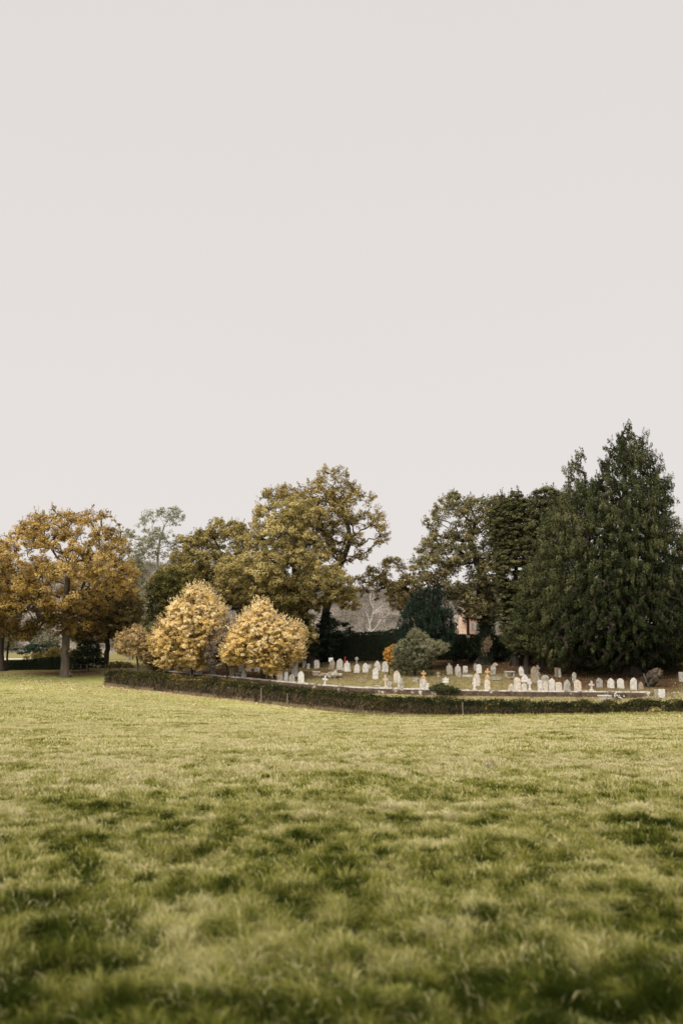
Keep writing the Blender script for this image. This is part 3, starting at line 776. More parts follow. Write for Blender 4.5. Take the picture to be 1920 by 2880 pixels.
tree('oak_tree', 'large dark green and brown oak with ivy-clad trunk between the yew and the cypresses', 106, (1365, 1868),
     [(1366, 1820), (1364, 1760), (1362, 1690), (1358, 1630), (1340, 1580), (1325, 1530)],
     [(1158, 1484), (1175, 1468), (1191, 1458), (1215, 1445), (1220, 1425), (1236, 1402), (1274, 1388), (1300, 1392), (1330, 1388), (1383, 1394), (1411, 1394), (1435, 1430), (1440, 1520), (1440, 1640), (1425, 1700), (1400, 1750),
      (1351, 1765), (1319, 1757), (1290, 1730), (1255, 1690), (1223, 1662), (1160, 1655), (1134, 1622), (1153, 1574), (1166, 1552), (1180, 1520), (1204, 1504), (1185, 1492)],
     M['right_oak'], M['bark_dark'], n=360, sprig_len=.5, sprigs=300, thin=.5, r=.95, leaves=200, ls=.19, thick=.7, trunk_r=.72, tip_r=.35,
     holes=[(1312, 1606, 16), (1290, 1612, 9), (1268, 1450, 9), (1250, 1480, 8), (1300, 1470, 8), (1262, 1560, 8), (1350, 1545, 7), (1225, 1600, 7), (1245, 1520, 6)],
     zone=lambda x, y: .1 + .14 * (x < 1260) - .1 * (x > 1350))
tree('cypress_tree', 'dark cypress with flat shelving sprays, immediately right of the ivy-clad oak', 102, (1452, 1880),
     [(1452, 1700), (1448, 1560), (1444, 1420)],
     [(1378, 1440), (1390, 1410), (1402, 1395), (1425, 1392), (1434, 1382), (1442, 1374), (1452, 1384), (1462, 1395), (1475, 1412), (1500, 1440), (1510, 1560), (1510, 1760), (1490, 1850), (1450, 1855), (1420, 1830), (1400, 1740), (1392, 1600), (1382, 1500)],
     M['cypress_shelf'], M['bark_dark'], n=700, r=.85, leaves=230, ls=.18, thick=.9, flat=.42, thin=.40, sprigs=160, sprig_len=.6, trunk_r=.4, tip_r=.1, tint0=.45)
tree('cypress_tree', 'narrow cypress with ragged broad top between the shelving cypress and the giant cypress', 100, (1530, 1885),
     [(1530, 1700), (1528, 1560), (1530, 1400)],
     [(1478, 1440), (1486, 1405), (1503, 1376), (1512, 1370), (1524, 1378), (1535, 1372), (1553, 1368), (1566, 1384), (1582, 1400), (1600, 1500), (1590, 1700), (1560, 1870), (1500, 1860), (1480, 1700), (1476, 1540)],
     M['cypress_shelf'], M['bark_dark'], n=560, r=.85, leaves=220, ls=.18, thick=.9, flat=.55, sprigs=160, sprig_len=.6, trunk_r=.35, tip_r=.1, holes=[(1516, 1400, 6)])
tree('holly_tree', 'rounded dark evergreen tucked low before the shelving cypress, reaching down to the pale graves', 95, (1480, 1895),
     [(1480, 1840), (1478, 1760), (1478, 1660)],
     [(1430, 1760), (1440, 1700), (1455, 1640), (1470, 1600), (1500, 1585), (1530, 1600), (1560, 1700), (1570, 1830), (1530, 1858), (1470, 1855), (1430, 1825), (1412, 1790)],
     M['holly'], M['bark_dark'], n=170, r=.9, leaves=260, ls=.15, thick=.9, flat=.8, trunk_r=.25, tip_r=.12)
tree('giant_cypress', 'giant dark green twin-topped cypress towering over the right end of the churchyard', 94, (1772, 1905),
     [(1770, 1800), (1762, 1600), (1755, 1400), (1752, 1230)],
     [(1740, 1208), (1752, 1194), (1764, 1206), (1775, 1216), (1788, 1232), (1798, 1258), (1804, 1246), (1812, 1262), (1826, 1264), (1833, 1290), (1838, 1332), (1846, 1345), (1854, 1320), (1860, 1350), (1868, 1362), (1870, 1385), (1877, 1420),
      (1884, 1416), (1884, 1450), (1892, 1470), (1900, 1500), (1915, 1540), (1930, 1600), (1960, 1700), (1965, 1840), (1900, 1868), (1820, 1876), (1752, 1868), (1700, 1893), (1640, 1880), (1590, 1860), (1560, 1870), (1530, 1850), (1505, 1800),
      (1490, 1740), (1478, 1660), (1486, 1600), (1505, 1556), (1518, 1520), (1530, 1470), (1545, 1440), (1560, 1430), (1576, 1405), (1578, 1385), (1586, 1372), (1596, 1385), (1600, 1350), (1598, 1325), (1610, 1305), (1616, 1280), (1628, 1268), (1636, 1282), (1634, 1310),
      (1642, 1345), (1654, 1378), (1664, 1365), (1672, 1335), (1682, 1330), (1692, 1335), (1693, 1300), (1700, 1255), (1712, 1246), (1722, 1258), (1727, 1240), (1730, 1220)],
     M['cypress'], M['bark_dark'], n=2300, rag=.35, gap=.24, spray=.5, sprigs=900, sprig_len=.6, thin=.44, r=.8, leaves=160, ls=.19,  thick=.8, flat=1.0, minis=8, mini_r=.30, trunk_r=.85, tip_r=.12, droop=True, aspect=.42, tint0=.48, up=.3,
     holes=[(1716, 1268, 4), (1800, 1320, 3), (1850, 1400, 4), (1860, 1450, 4), (1700, 1425, 3), (1640, 1350, 3), (1760, 1500, 3), (1855, 1560, 3), (1740, 1290, 3)], zone=lambda x, y: .1 + .2 * (x < 1640) - .30 * min(1, max(0, (y - 1580) / 200)) * (x > 1560) - .05 + .9 * (abs(x - 1690) < 9 and abs(y - 1425) < 8))  # zone tint paints the lit left side and the undertree darkness low down
tree('orange_tree', 'leafy orange twig tree peeping past the giant cypress at the far right', 125, (1945, 1870),
     [(1940, 1700), (1935, 1560)], [(1880, 1560), (1895, 1500), (1915, 1462), (1935, 1450), (2000, 1480), (2000, 1780), (1920, 1780), (1890, 1640)],
     M['oak_orange'], M['bark_pale'], n=90, r=1.0, leaves=90, ls=.2, minis=7, trunk_r=.25, tip_r=.1, tint0=.55)
tree('yew_tree', 'smooth blue-black conical yew behind the grey-green bush', 104, (1205, 1872),
     [(1205, 1800), (1205, 1740), (1205, 1690)],
     [(1112, 1770), (1118, 1735), (1133, 1700), (1150, 1684), (1168, 1664), (1195, 1654), (1225, 1650), (1245, 1662), (1258, 1690), (1274, 1720), (1286, 1750), (1286, 1800), (1275, 1850), (1130, 1850), (1115, 1810)],
     M['yew'], M['bark_dark'], rag=.2, gap=0, n=230, r=.75, leaves=300, ls=.14, thick=.95, flat=1.2, minis=8, trunk_r=.25, tip_r=.12, droop=True, aspect=.5, tint_amp=.2)
tree('maple_tree', 'larger golden yellow maple with pointed crown above the left graves', 99, (542, 1899),
     [(542, 1875), (541, 1840), (543, 1780), (545, 1720)],
     [(462, 1742), (478, 1708), (480, 1690), (502, 1676), (512, 1680), (528, 1658), (545, 1660), (560, 1640), (578, 1656), (596, 1660), (619, 1684), (634, 1705), (642, 1735), (646, 1770), (636, 1810), (600, 1830), (590, 1868), (565, 1890), (520, 1886), (478, 1888), (445, 1868), (428, 1836),
      (430, 1800), (449, 1760)],
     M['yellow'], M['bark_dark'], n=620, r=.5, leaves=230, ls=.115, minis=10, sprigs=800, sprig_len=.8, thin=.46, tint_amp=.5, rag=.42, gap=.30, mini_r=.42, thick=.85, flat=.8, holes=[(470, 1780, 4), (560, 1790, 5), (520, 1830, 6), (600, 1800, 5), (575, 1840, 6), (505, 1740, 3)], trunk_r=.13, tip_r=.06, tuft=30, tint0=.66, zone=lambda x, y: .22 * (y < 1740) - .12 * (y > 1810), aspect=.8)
tree('maple_tree', 'smaller golden yellow maple nearest the churchyard wall, twiggy bare shoots at its top', 95.6, (735, 1915),
     [(735, 1890), (737, 1850), (738, 1800), (739, 1740)],
     [(680, 1735), (684, 1712), (698, 1716), (712, 1698), (728, 1694), (740, 1680), (756, 1694), (772, 1706), (784, 1730), (812, 1748), (838, 1766), (856, 1790), (848, 1792), (856, 1822), (848, 1850), (815, 1874), (795, 1888), (765, 1892), (730, 1880), (700, 1876), (665, 1872), (636, 1862), (628, 1845),
      (634, 1815), (645, 1785), (658, 1755)],
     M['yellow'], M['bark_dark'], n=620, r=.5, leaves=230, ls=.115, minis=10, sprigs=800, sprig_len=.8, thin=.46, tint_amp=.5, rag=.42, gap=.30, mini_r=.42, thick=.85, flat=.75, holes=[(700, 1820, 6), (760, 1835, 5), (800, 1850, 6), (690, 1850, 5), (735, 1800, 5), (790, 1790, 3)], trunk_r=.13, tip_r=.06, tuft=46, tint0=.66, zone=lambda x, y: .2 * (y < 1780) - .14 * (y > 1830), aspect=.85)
tree('cherry_tree', 'small thin pale gold tree above the left end of the clipped front hedge', 101.5, (387, 1892),
     [(388, 1870), (385, 1840), (372, 1810)],
     [(318, 1806), (330, 1788), (345, 1774), (362, 1764), (392, 1762), (412, 1778), (425, 1800), (432, 1840), (425, 1864), (400, 1868), (375, 1850), (345, 1845), (325, 1828)],
     M['yellow_dim'], M['bark_grey'], n=150, r=.6, leaves=130, ls=.14, minis=8, sprigs=120, sprig_len=.5, thick=.9, trunk_r=.13, tip_r=.06, aspect=.8)
tree('bare_shrub', 'purplish leafless shrub squeezed between the two yellow maples', 97.5, (639, 1907),
     [(639, 1885), (636, 1850), (632, 1810)],
     [(592, 1790), (605, 1765), (620, 1745), (645, 1736), (668, 1742), (670, 1780), (655, 1810), (648, 1850), (636, 1875), (605, 1882), (575, 1856), (580, 1820)],
     M['purple_twigs'], M['bark_dark'], n=150, r=.6, leaves=170, ls=.1, minis=10, thick=.8, trunk_r=.1, tip_r=.05, aspect=.3)
tree('shrub', 'brownish half-bare shrub behind the small pale gold tree', 104, (440, 1886), [(440, 1860), (442, 1820)],
     [(405, 1790), (420, 1770), (440, 1752), (462, 1750), (480, 1790), (480, 1860), (470, 1885), (415, 1885), (400, 1850)],
     M['oak_brown'], M['bark_dark'], n=110, r=.7, leaves=190, ls=.14, trunk_r=.08, tip_r=.05, tint0=.55, cat='shrub')
tree('willow_shrub', 'pale sage-green feathery shrub peeping over the brownish shrub beside the larger maple', 106, (425, 1886), [(425, 1840), (425, 1780)],
     [(395, 1790), (405, 1768), (425, 1752), (450, 1742), (462, 1748), (450, 1780), (420, 1800)],
     M['pale_green'], M['bark_pale'], n=60, r=.7, leaves=170, ls=.14, trunk_r=.06, tip_r=.04, cat='shrub')
tree('bush', 'spreading grey-green bush among the graves, behind the orange stone cross', 98, (1165, 1895),
     [(1165, 1870), (1163, 1830), (1162, 1800)],
     [(1106, 1826), (1112, 1808), (1128, 1805), (1138, 1798), (1150, 1772), (1163, 1764), (1172, 1776), (1190, 1772), (1207, 1788), (1220, 1810), (1235, 1802), (1252, 1800), (1268, 1814), (1268, 1832), (1245, 1842), (1222, 1856), (1208, 1882), (1190, 1898), (1150, 1900), (1108, 1896), (1100, 1860)],
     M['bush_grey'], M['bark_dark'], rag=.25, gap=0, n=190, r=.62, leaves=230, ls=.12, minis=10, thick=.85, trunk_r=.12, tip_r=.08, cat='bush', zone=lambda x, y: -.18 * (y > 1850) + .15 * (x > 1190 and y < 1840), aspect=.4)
tree('copper_bush', 'small copper-orange bush hugging the left flank of the grey-green bush', 99.5, (1095, 1888),
     [(1096, 1870), (1096, 1850)], [(1076, 1848), (1080, 1832), (1092, 1822), (1104, 1810), (1114, 1812), (1114, 1850), (1112, 1880), (1098, 1880), (1090, 1865)],
     M['orange'], M['bark_dark'], rag=0, gap=0, n=44, r=.42, leaves=90, ls=.17, minis=7, trunk_r=.06, tip_r=.03, cat='bush', aspect=.85)
tree('conifer', 'dark drooping conifer under the right edge of the sycamore crown, above the clipped hedge', 110, (930, 1866),
     [(930, 1830), (928, 1790), (925, 1750)],
     [(880, 1770), (905, 1725), (925, 1715), (950, 1745), (975, 1750), (990, 1775), (975, 1790), (960, 1830), (900, 1850), (870, 1830)],
     M['yew'], M['bark_dark'], n=80, r=.9, leaves=200, ls=.18, flat=.6, trunk_r=.2, tip_r=.1)
# bare white birch against the hill
def birch():
    Y0 = 190
    b = at(1040, 1850, Y0); o = empty('birch_tree', Vector((b[0], Y0, -2.2))); tag(o, 'bare white-barked birch standing against the distant hill in the gap between the oaks', 'tree')
    org = np.array([b[0], Y0, -2.2])
    tb = Tubes(); tb.add([org, at(1042, 1790, Y0), at(1040, 1755, Y0)], [.32, .26, .2], 7); tb.build('trunk', M['bark_birch'], o, org)
    bb = Tubes()
    for pts in ([(1040, 1755), (1048, 1728), (1052, 1700), (1053, 1680)], [(1040, 1755), (1034, 1735), (1026, 1715), (1022, 1700)], [(1040, 1775), (1028, 1762), (1022, 1740)],
                [(1042, 1780), (1060, 1762), (1078, 1750)], [(1048, 1728), (1064, 1712), (1080, 1700)], [(1050, 1710), (1040, 1690)], [(1060, 1762), (1074, 1740), (1090, 1730)], [(1042, 1790), (1020, 1778), (1008, 1770)]):
        P = np.array([at(x, y, Y0 + rng.uniform(-1, 1)) for x, y in pts]); bb.add(P, np.linspace(.15, .05, len(P)), 5)
        for k in range(7):
            q = P[rng.integers(1, len(P))]; bb.add([q, q + np.array([rng.normal(0, .9), rng.normal(0, .8), rng.uniform(.6, 2.2)])], [.05, .02], 3)
    bb.build('branches', M['bark_birch'], o, org)
birch()

# low planting behind the meadow on the left
def low_shrub(name, label, Y0, poly, mat, n, r, leaves, ls, cat='shrub', **kw):
    xs = [p[0] for p in poly]; mx = sum(xs) / len(xs); my = max(p[1] for p in poly)
    return tree(name, label, Y0, (mx, my), [(mx, my - 12), (mx, my - 24)], poly, mat, M['bark_dark'], n=n, r=r, leaves=leaves, ls=ls, trunk_r=.1, tip_r=.06, cat=cat, rag=.3 * r, gap=0, **kw)
low_shrub('willow_bush', 'pale grey-green willow bush beyond the dark hedge, left of the oak trunk', 150, [(70, 1760), (100, 1740), (130, 1735), (160, 1760), (175, 1800), (150, 1838), (90, 1838), (60, 1800)], M['willow'], 60, 1.4, 150, .25)
low_shrub('willow_bush', 'pale grey-green willow bush beyond the dark hedge, at the outer edge past the rusty tree', 155, [(-60, 1760), (-20, 1720), (30, 1730), (60, 1770), (60, 1835), (-60, 1835)], M['willow'], 70, 1.4, 150, .25)
low_shrub('willow_bush', 'pale sage willow bush seen between the oak trunk and the small gold tree', 150, [(310, 1790), (330, 1740), (380, 1700), (410, 1700), (440, 1760), (440, 1845), (320, 1845)], M['willow'], 90, 1.4, 150, .25)
low_shrub('dark_shrub', 'bluish dark shrub bank beyond the meadow hedge, left of the oak trunk', 140, [(40, 1826), (90, 1812), (150, 1812), (180, 1822), (180, 1846), (40, 1842)], M['yew'], 50, .9, 160, .2)
low_shrub('bramble_bush', 'yellow-green bramble mound behind the oak trunk, over the dark hedge', 118, [(70, 1848), (110, 1838), (150, 1824), (200, 1822), (240, 1828), (250, 1860), (150, 1870), (70, 1866)], M['olive_dark'], 70, .8, 170, .16, tint0=.9)
low_shrub('dark_shrub', 'black-green thicket between the oak trunk and the slanting dark trunk', 111, [(205, 1835), (230, 1805), (270, 1800), (292, 1830), (292, 1882), (206, 1884)], M['dark_hedge'], 90, .8, 190, .16)
low_shrub('bramble_bush', 'low dark bramble with orange leaves behind the left end of the front hedge', 106, [(305, 1862), (330, 1855), (370, 1862), (380, 1885), (305, 1886)], M['oak_brown'], 36, .6, 120, .14)
low_shrub('dark_shrub', 'black evergreen undergrowth beneath the sycamore behind the two tall headstones', 109, [(700, 1790), (760, 1760), (840, 1760), (900, 1790), (905, 1862), (700, 1866)], M['dark_hedge'], 160, 1.0, 200, .18)
low_shrub('dark_shrub', 'black undergrowth behind the larger maple and the bare shrub', 110, [(450, 1800), (520, 1780), (640, 1780), (710, 1790), (710, 1862), (450, 1870)], M['dark_hedge'], 190, 1.0, 180, .18)
low_shrub('dark_shrub', 'black evergreen undergrowth filling the shade between the yew and the ivy-clad oak', 109, [(1270, 1800), (1320, 1792), (1400, 1790), (1420, 1862), (1270, 1862)], M['dark_hedge'], 110, 1.0, 200, .18)
low_shrub('dark_shrub', 'black evergreen undergrowth behind the cypress trunks', 108, [(1400, 1780), (1500, 1780), (1700, 1800), (1860, 1820), (1960, 1800), (1960, 1858), (1700, 1872), (1400, 1862)], M['dark_hedge'], 320, 1.0, 190, .18)
low_shrub('dark_shrub', 'low sweeping skirt of black evergreen at the far right under the giant cypress', 97, [(1760, 1820), (1850, 1790), (1960, 1780), (1980, 1856), (1860, 1864), (1800, 1878), (1752, 1866)], M['dark_hedge'], 150, .9, 220, .16)

# ------------------------------------------------------------------ hedges
def hedge(name, label, ctrlpts, width, mats, leaf=.09, dens=220, stemmy=.0, parent_extra=None, tintf=None, shag=.08, bump=.15):
    """ctrlpts: (px, ytop, Y) of the front top edge"""
    pxs = np.linspace(ctrlpts[0][0], ctrlpts[-1][0], 90)
    yt = np.interp(pxs, [p_[0] for p_ in ctrlpts], [p_[1] for p_ in ctrlpts])
    Ys = np.interp(pxs, [p_[0] for p_ in ctrlpts], [p_[2] for p_ in ctrlpts])
    T = np.array([at(x, y, Y) for x, y, Y in zip(pxs, yt, Ys)])
    T[:, 2] += bump * (fbm(pxs * .045, pxs * 0 + 5, 6, 4) - .5)
    tan = np.gradient(T[:, :2], axis=0); tan /= np.linalg.norm(tan, axis=1, keepdims=True)
    nb = np.stack([-tan[:, 1], tan[:, 0]], 1)
    nb *= np.sign(nb[:, 1:2])
    gzf = ground_z(T[:, 0], T[:, 1])
    org = np.array([T[0, 0], T[0, 1], gzf[0]])
    o = empty(name, Vector(org)); tag(o, label, 'hedge')
    # woody core
    prof = [(.12, -.1), (.05, .35), (.06, .8), (.16, .93), (.5, .96), (.84, .93), (.95, .8), (.95, .35), (.88, -.1)]
    V = []
    for k in range(len(T)):
        H = T[k, 2] - gzf[k]
        for (a_, h_) in prof:
            p_ = T[k].copy(); p_[:2] += nb[k] * a_ * width; p_[2] = gzf[k] + h_ * (H - .05); V.append(p_)
    V = np.array(V); npf = len(prof)
    i_ = np.arange(len(T) - 1)[:, None] * npf; j_ = np.arange(npf - 1)[None]
    q = np.stack([i_ + j_, i_ + npf + j_, i_ + npf + j_ + 1, i_ + j_ + 1], -1).reshape(-1, 4)
    capv = np.concatenate([V[:npf].mean(0, keepdims=True), V[-npf:].mean(0, keepdims=True)]); base = len(V)
    V = np.concatenate([V, capv])
    tri = [[base, j, j + 1] for j in range(npf - 1)] + [[base + 1, base - npf + j + 1, base - npf + j] for j in range(npf - 1)]
    mesh_np('woody_core', V, [q, np.array(tri)], M['core'], o, attrs={'tint': np.full(len(V), .3)}, origin=org)
    seglen = np.linalg.norm(np.diff(T, axis=0), axis=1); L = seglen.sum()
    cs = np.concatenate([[0], np.cumsum(seglen)])
    Hm = (T[:, 2] - gzf).mean()
    def surf(n, smin=0, smax=L):
        s = rng.uniform(smin, smax, n)
        k = lambda arr: np.interp(s, cs, arr)
        P = np.stack([k(T[:, 0]), k(T[:, 1]), k(T[:, 2])], 1); G = k(gzf); NB = np.stack([k(nb[:, 0]), k(nb[:, 1])], 1)
        return s, P, G, NB
    def make(nm, n, mode, mat, size, asp, tfun, longz=None):
        s, P, G, NB = surf(n)
        face = rng.random(n)
        H = P[:, 2] - G
        lump = fbm(s * 1.3, face * 3, 31, 3)
        if mode == 'leaf':
            front = face < .55; top = (face >= .55) & (face < .85)
            hh = np.where(front, rng.random(n) ** .8, np.where(top, 1.0, rng.random(n)))
            ww = np.where(front, 0, np.where(top, rng.random(n), 1.0))
            keep = (hh > stemmy * rng.random(n) * (.6 + fbm(s * .5, s * 0, 8)))
        else:
            front = np.ones(n, bool); top = ~front; hh = rng.random(n) ** 1.6 * .75; ww = np.zeros(n); keep = np.ones(n, bool)
        d = rng.normal(0, shag * .5, n) + (lump - .5) * shag * 2
        pos = P.copy()
        pos[:, :2] += NB * (ww * width + np.where(ww < .5, -1, 1)[:, None][:, 0] * np.where(top, 0, 1) * d)[:, None]
        rnd = .06 * np.where(top, 0, 1) * np.clip((hh - .85) / .15, 0, 1)
        pos[:, :2] += NB * (rnd * np.where(ww < .5, 1, -1))[:, None]
        pos[:, 2] = G + hh * H + np.where(top, d * .8, 0)
        N = np.zeros((n, 3)); N[:, :2] = NB * np.where(top, 0, np.where(ww < .5, -1, 1))[:, None]; N[:, 2] = np.where(top, 1, .35)
        N += rng.normal(0, .5, (n, 3))
        t = tfun(s / L, hh, lump, n, top)
        k2 = keep
        leaf_mesh(nm, pos[k2], N[k2], (size * rng.uniform(.6, 1.4, n))[k2], t[k2], mat, o, org, aspect=asp, longdir=(np.tile(np.array([[0, 0, 1.0]]), (int(k2.sum()), 1)) if longz else None))
    make('foliage', int(L * (Hm * 2 + width) * dens), 'leaf', mats[0], leaf, .7, tintf or (lambda s, h, l, n, top: .3 + .5 * (l - .5) + rng.normal(0, .14, n)))
    if stemmy:
        make('stems', int(L * Hm * dens * .9), 'stem', mats[1], .34, .07, lambda s, h, l, n, top: rng.uniform(0, 1, n) - .2 * (s > .5), True)
    return o
M['core'] = plain_mat('core', (.02, .016, .01), 1.0, .3, 9)

def front_t(s, h, l, n, top):
    # russet leaves along part of the top, darker green to the right
    px = 297 + s * 1900
    rus = np.exp(-((s - .17) / .09) ** 2) * np.clip((h - .5) * 2, 0, 1)
    return .20 + 1.1 * (l - .5) + rng.normal(0, .15, n) + .38 * rus * rng.random(n) + .12 * top - .06 * (s > .45) + np.where(rng.random(n) < .06, .4, 0)
FH = [(297, 1888, 99), (400, 1897, 97), (500, 1907, 94), (600, 1914, 91.5), (690, 1922, 89), (860, 1940, 85), (1000, 1954, 82), (1060, 1961, 81), (1250, 1970, 78.6), (1500, 1979, 76.6), (1700, 1978, 75.8), (1920, 1974, 74.6), (2200, 1971, 73.5)]
hedge('hedge', 'long clipped mixed hedge curving across the meadow in front of the churchyard wall', FH, 1.1, (M['hedge_front'], M['hedge_stems']), leaf=.12, dens=330, stemmy=.85, tintf=front_t, shag=.26, bump=.34)
hedge('hedge', 'low dark clipped hedge bounding the meadow beneath the orange oak', [(-250, 1862, 114), (0, 1860, 114), (60, 1858, 114), (120, 1852, 114), (180, 1848, 114), (235, 1855, 113.5)], 1.2, (M['dark_hedge'], M['hedge_stems']), leaf=.15, dens=170)
hedge('hedge', 'tall dense dark clipped hedge along the back of the churchyard', [(890, 1795, 113), (940, 1784, 113), (1000, 1782, 113), (1060, 1780, 113), (1100, 1774, 113), (1130, 1770, 113), (1200, 1782, 113), (1300, 1787, 113), (1420, 1790, 113), (1600, 1792, 113), (1800, 1800, 112)],
      1.6, (M['dark_hedge'], M['hedge_stems']), leaf=.16, dens=130, shag=.2)

# dead grass on the bank between the front hedge and the wall
n = 26000
px = rng.uniform(820, 2050, n)
hy = np.interp(px, [h_[0] for h_ in FH], [h_[2] for h_ in FH]) + 1.25; wyv = np.interp(px, [w[0] for w in WALL], [w[2] for w in WALL]) - .3
Y = hy + (wyv - hy) * rng.random(n); X = (px - CX) / F * Y
blades('bank_grass', X, Y, rng.uniform(.08, .24, n), rng.uniform(.02, .05, n), rng.uniform(.25, .95, n), 'bleached long grass on the bank between hedge and stone wall', M['dry_grass'], .5)
# taller fringe of grass on the brow of the meadow
n = 26000
px = rng.uniform(900, 2150, n); Y = rng.uniform(49, 60, n); X = (px - CX) / F * Y
k = rng.random(n) < (.25 + .9 * np.clip((px - 1000) / 900, 0, 1)) * (.2 + 1.2 * (fbm(X * .7, Y * .7, 5) > .5)); X, Y = X[k], Y[k]
blades('tall_grass', X, Y, rng.uniform(.06, .2, len(X)), rng.uniform(.02, .04, len(X)), rng.uniform(.3, .8, len(X)), 'taller grass fringing the brow of the meadow before the hedge', M['grass'], .5)

# rough grass growing up against the foot of the front hedge
n = 15000
px = rng.uniform(300, 1250, n)
Y = np.interp(px, [h_[0] for h_ in FH], [h_[2] for h_ in FH]) - np.abs(rng.normal(0, .22, n)) + .05; X = (px - CX) / F * Y
k = fbm(X * .6, Y * 0, 19, 3) + rng.normal(0, .1, n) > .42; X, Y = X[k], Y[k]
blades('hedge_bottom_grass', X, Y, rng.uniform(.08, .42, len(X)), rng.uniform(.015, .04, len(X)), rng.uniform(.2, .85, len(X)), 'rough straw grass growing up the foot of the clipped hedge', M['dry_grass'], .35)
# fallen leaves
n = 3600
px = np.where(rng.random(n) < .55, rng.uniform(300, 900, n), rng.uniform(60, 600, n))
hy = np.interp(px, [h_[0] for h_ in FH], [h_[2] for h_ in FH])
Y = np.where((px > 300) & (rng.random(n) < .75), hy - np.abs(rng.normal(0, .9, n)) - .1, hy - np.abs(rng.normal(0, 9, n)))
X = (px - CX) / F * Y
Z = ground_z(X, Y) + .05
o = leaf_mesh('fallen_leaves', np.stack([X, Y, Z], 1), np.tile([[0, -.3, 1.0]], (n, 1)) + rng.normal(0, .4, (n, 3)), rng.uniform(.06, .15, n), rng.uniform(.2, 1, n), M['litter'], aspect=.8)
tag(o, 'scattered fallen leaves along the foot of the hedge and over the short grass', None, None, 'stuff')
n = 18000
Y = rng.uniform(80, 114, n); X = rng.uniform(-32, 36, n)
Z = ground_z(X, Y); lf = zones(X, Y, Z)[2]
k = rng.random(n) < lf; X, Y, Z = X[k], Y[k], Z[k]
o = leaf_mesh('leaf_litter', np.stack([X, Y, Z + .03], 1), np.tile([[0, 0, 1.0]], (len(X), 1)) + rng.normal(0, .5, (len(X), 3)), rng.uniform(.07, .16, len(X)), rng.beta(1.3, 4, len(X)) * .6, M['litter'], aspect=.8)  # tints held low so the litter colour includes shade from the trees
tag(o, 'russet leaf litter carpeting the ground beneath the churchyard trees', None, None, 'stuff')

# ------------------------------------------------------------------ churchyard wall
def build_wall():
    px = np.linspace(455, 1836, 420)
    X0 = np.array([at(x, np.interp(x, [w[0] for w in WALL], [w[1] for w in WALL]), np.interp(x, [w[0] for w in WALL], [w[2] for w in WALL])) for x in px])
    tan = np.gradient(X0[:, :2], axis=0); tan /= np.linalg.norm(tan, axis=1, keepdims=True)
    nb = np.stack([-tan[:, 1], tan[:, 0]], 1); nb *= np.sign(nb[:, 1:2])
    org = X0[0] - np.array([0, 0, 1.0])
    o = empty('stone_wall', Vector(org)); tag(o, 'low mossy stone wall with pale coping curving round the front of the churchyard', 'wall')
    nh = 14
    V = []
    for j in range(nh):
        h = j / (nh - 1)
        zz = X0[:, 2] - .12 - (1 - h) * 1.25
        bump = .07 * (fbm(px * .55, px * 0 + j * 1.3, 12, 2) - .5)
        V.append(np.stack([X0[:, 0] - nb[:, 0] * bump, X0[:, 1] - nb[:, 1] * bump, zz], 1))
    back = np.stack([X0[:, 0] + nb[:, 0] * .4, X0[:, 1] + nb[:, 1] * .4, X0[:, 2] - .12], 1); V.append(back)
    b2 = back.copy(); b2[:, 2] -= 1.25; V.append(b2)
    V = np.concatenate(V); i = np.arange(len(V)).reshape(nh + 2, len(px))
    q = np.stack([i[:-1, :-1], i[:-1, 1:], i[1:, 1:], i[1:, :-1]], -1).reshape(-1, 4)
    endq = []
    for cidx in (0, len(px) - 1):
        for j in range(nh - 1): endq.append([i[j, cidx], i[j + 1, cidx], i[nh, cidx], i[nh + 1, cidx]] if j == nh - 2 else [i[j, cidx], i[j + 1, cidx], i[nh + 1, cidx], i[nh + 1, cidx]])
    endq = [[i[0, cidx], i[nh - 1, cidx], i[nh, cidx], i[nh + 1, cidx]] for cidx in (0, len(px) - 1)]
    mesh_np('masonry', V, [q, np.array(endq)], M['wall_stone'], o, origin=org)
    # irregular coping stones
    bm = bmesh.new()
    s = np.concatenate([[0], np.cumsum(np.linalg.norm(np.diff(X0, axis=0), axis=1))])
    t = 0.0
    while t < s[-1] - .3:
        L = rng.uniform(.18, .42)
        f0 = lambda a: np.array([np.interp(a, s, X0[:, 0]), np.interp(a, s, X0[:, 1]), np.interp(a, s, X0[:, 2])])
        a, b = f0(t + .012), f0(t + L)
        d = (b - a)[:2]; d /= np.linalg.norm(d); nrm = np.array([-d[1], d[0]]); nrm *= np.sign(nrm[1])
        hh = rng.uniform(.07, .14); of = rng.uniform(.0, .05)
        vs = []
        for zz in (0, 1):
            for (pt, w_) in ((a, -of), (b, -of), (b, .44), (a, .44)):
                ins = .02 * zz
                z_ = pt[2] - .118 + zz * hh * (rng.uniform(.8, 1.05) if zz else 1)
                vs.append(bm.verts.new((pt[0] + nrm[0] * (w_ + ins * (1 if w_ < 0 else -1)), pt[1] + nrm[1] * (w_ + ins * (1 if w_ < 0 else -1)), z_)))
        for f_ in ((0, 1, 5, 4), (1, 2, 6, 5), (2, 3, 7, 6), (3, 0, 4, 7), (4, 5, 6, 7), (3, 2, 1, 0)):
            bm.faces.new([vs[k] for k in f_])
        t += L
    bm.normal_update()
    for v in bm.verts: v.co -= Vector(org)
    me = bpy.data.meshes.new('coping'); bm.to_mesh(me); bm.free(); me.materials.append(M['coping'])
    c_ = bpy.data.objects.new('coping', me); COL.objects.link(c_); c_.parent = o
    # piers
    for pxx in (1495, 1622, 1737):
        k = int(np.argmin(np.abs(px - pxx))); p_ = X0[k]
        box_obj('pier', (.34, .14, 1.25), (p_[0], p_[1] - .10, p_[2] - .13 - .625), M['wall_stone'], o, bev=.02)
    return o

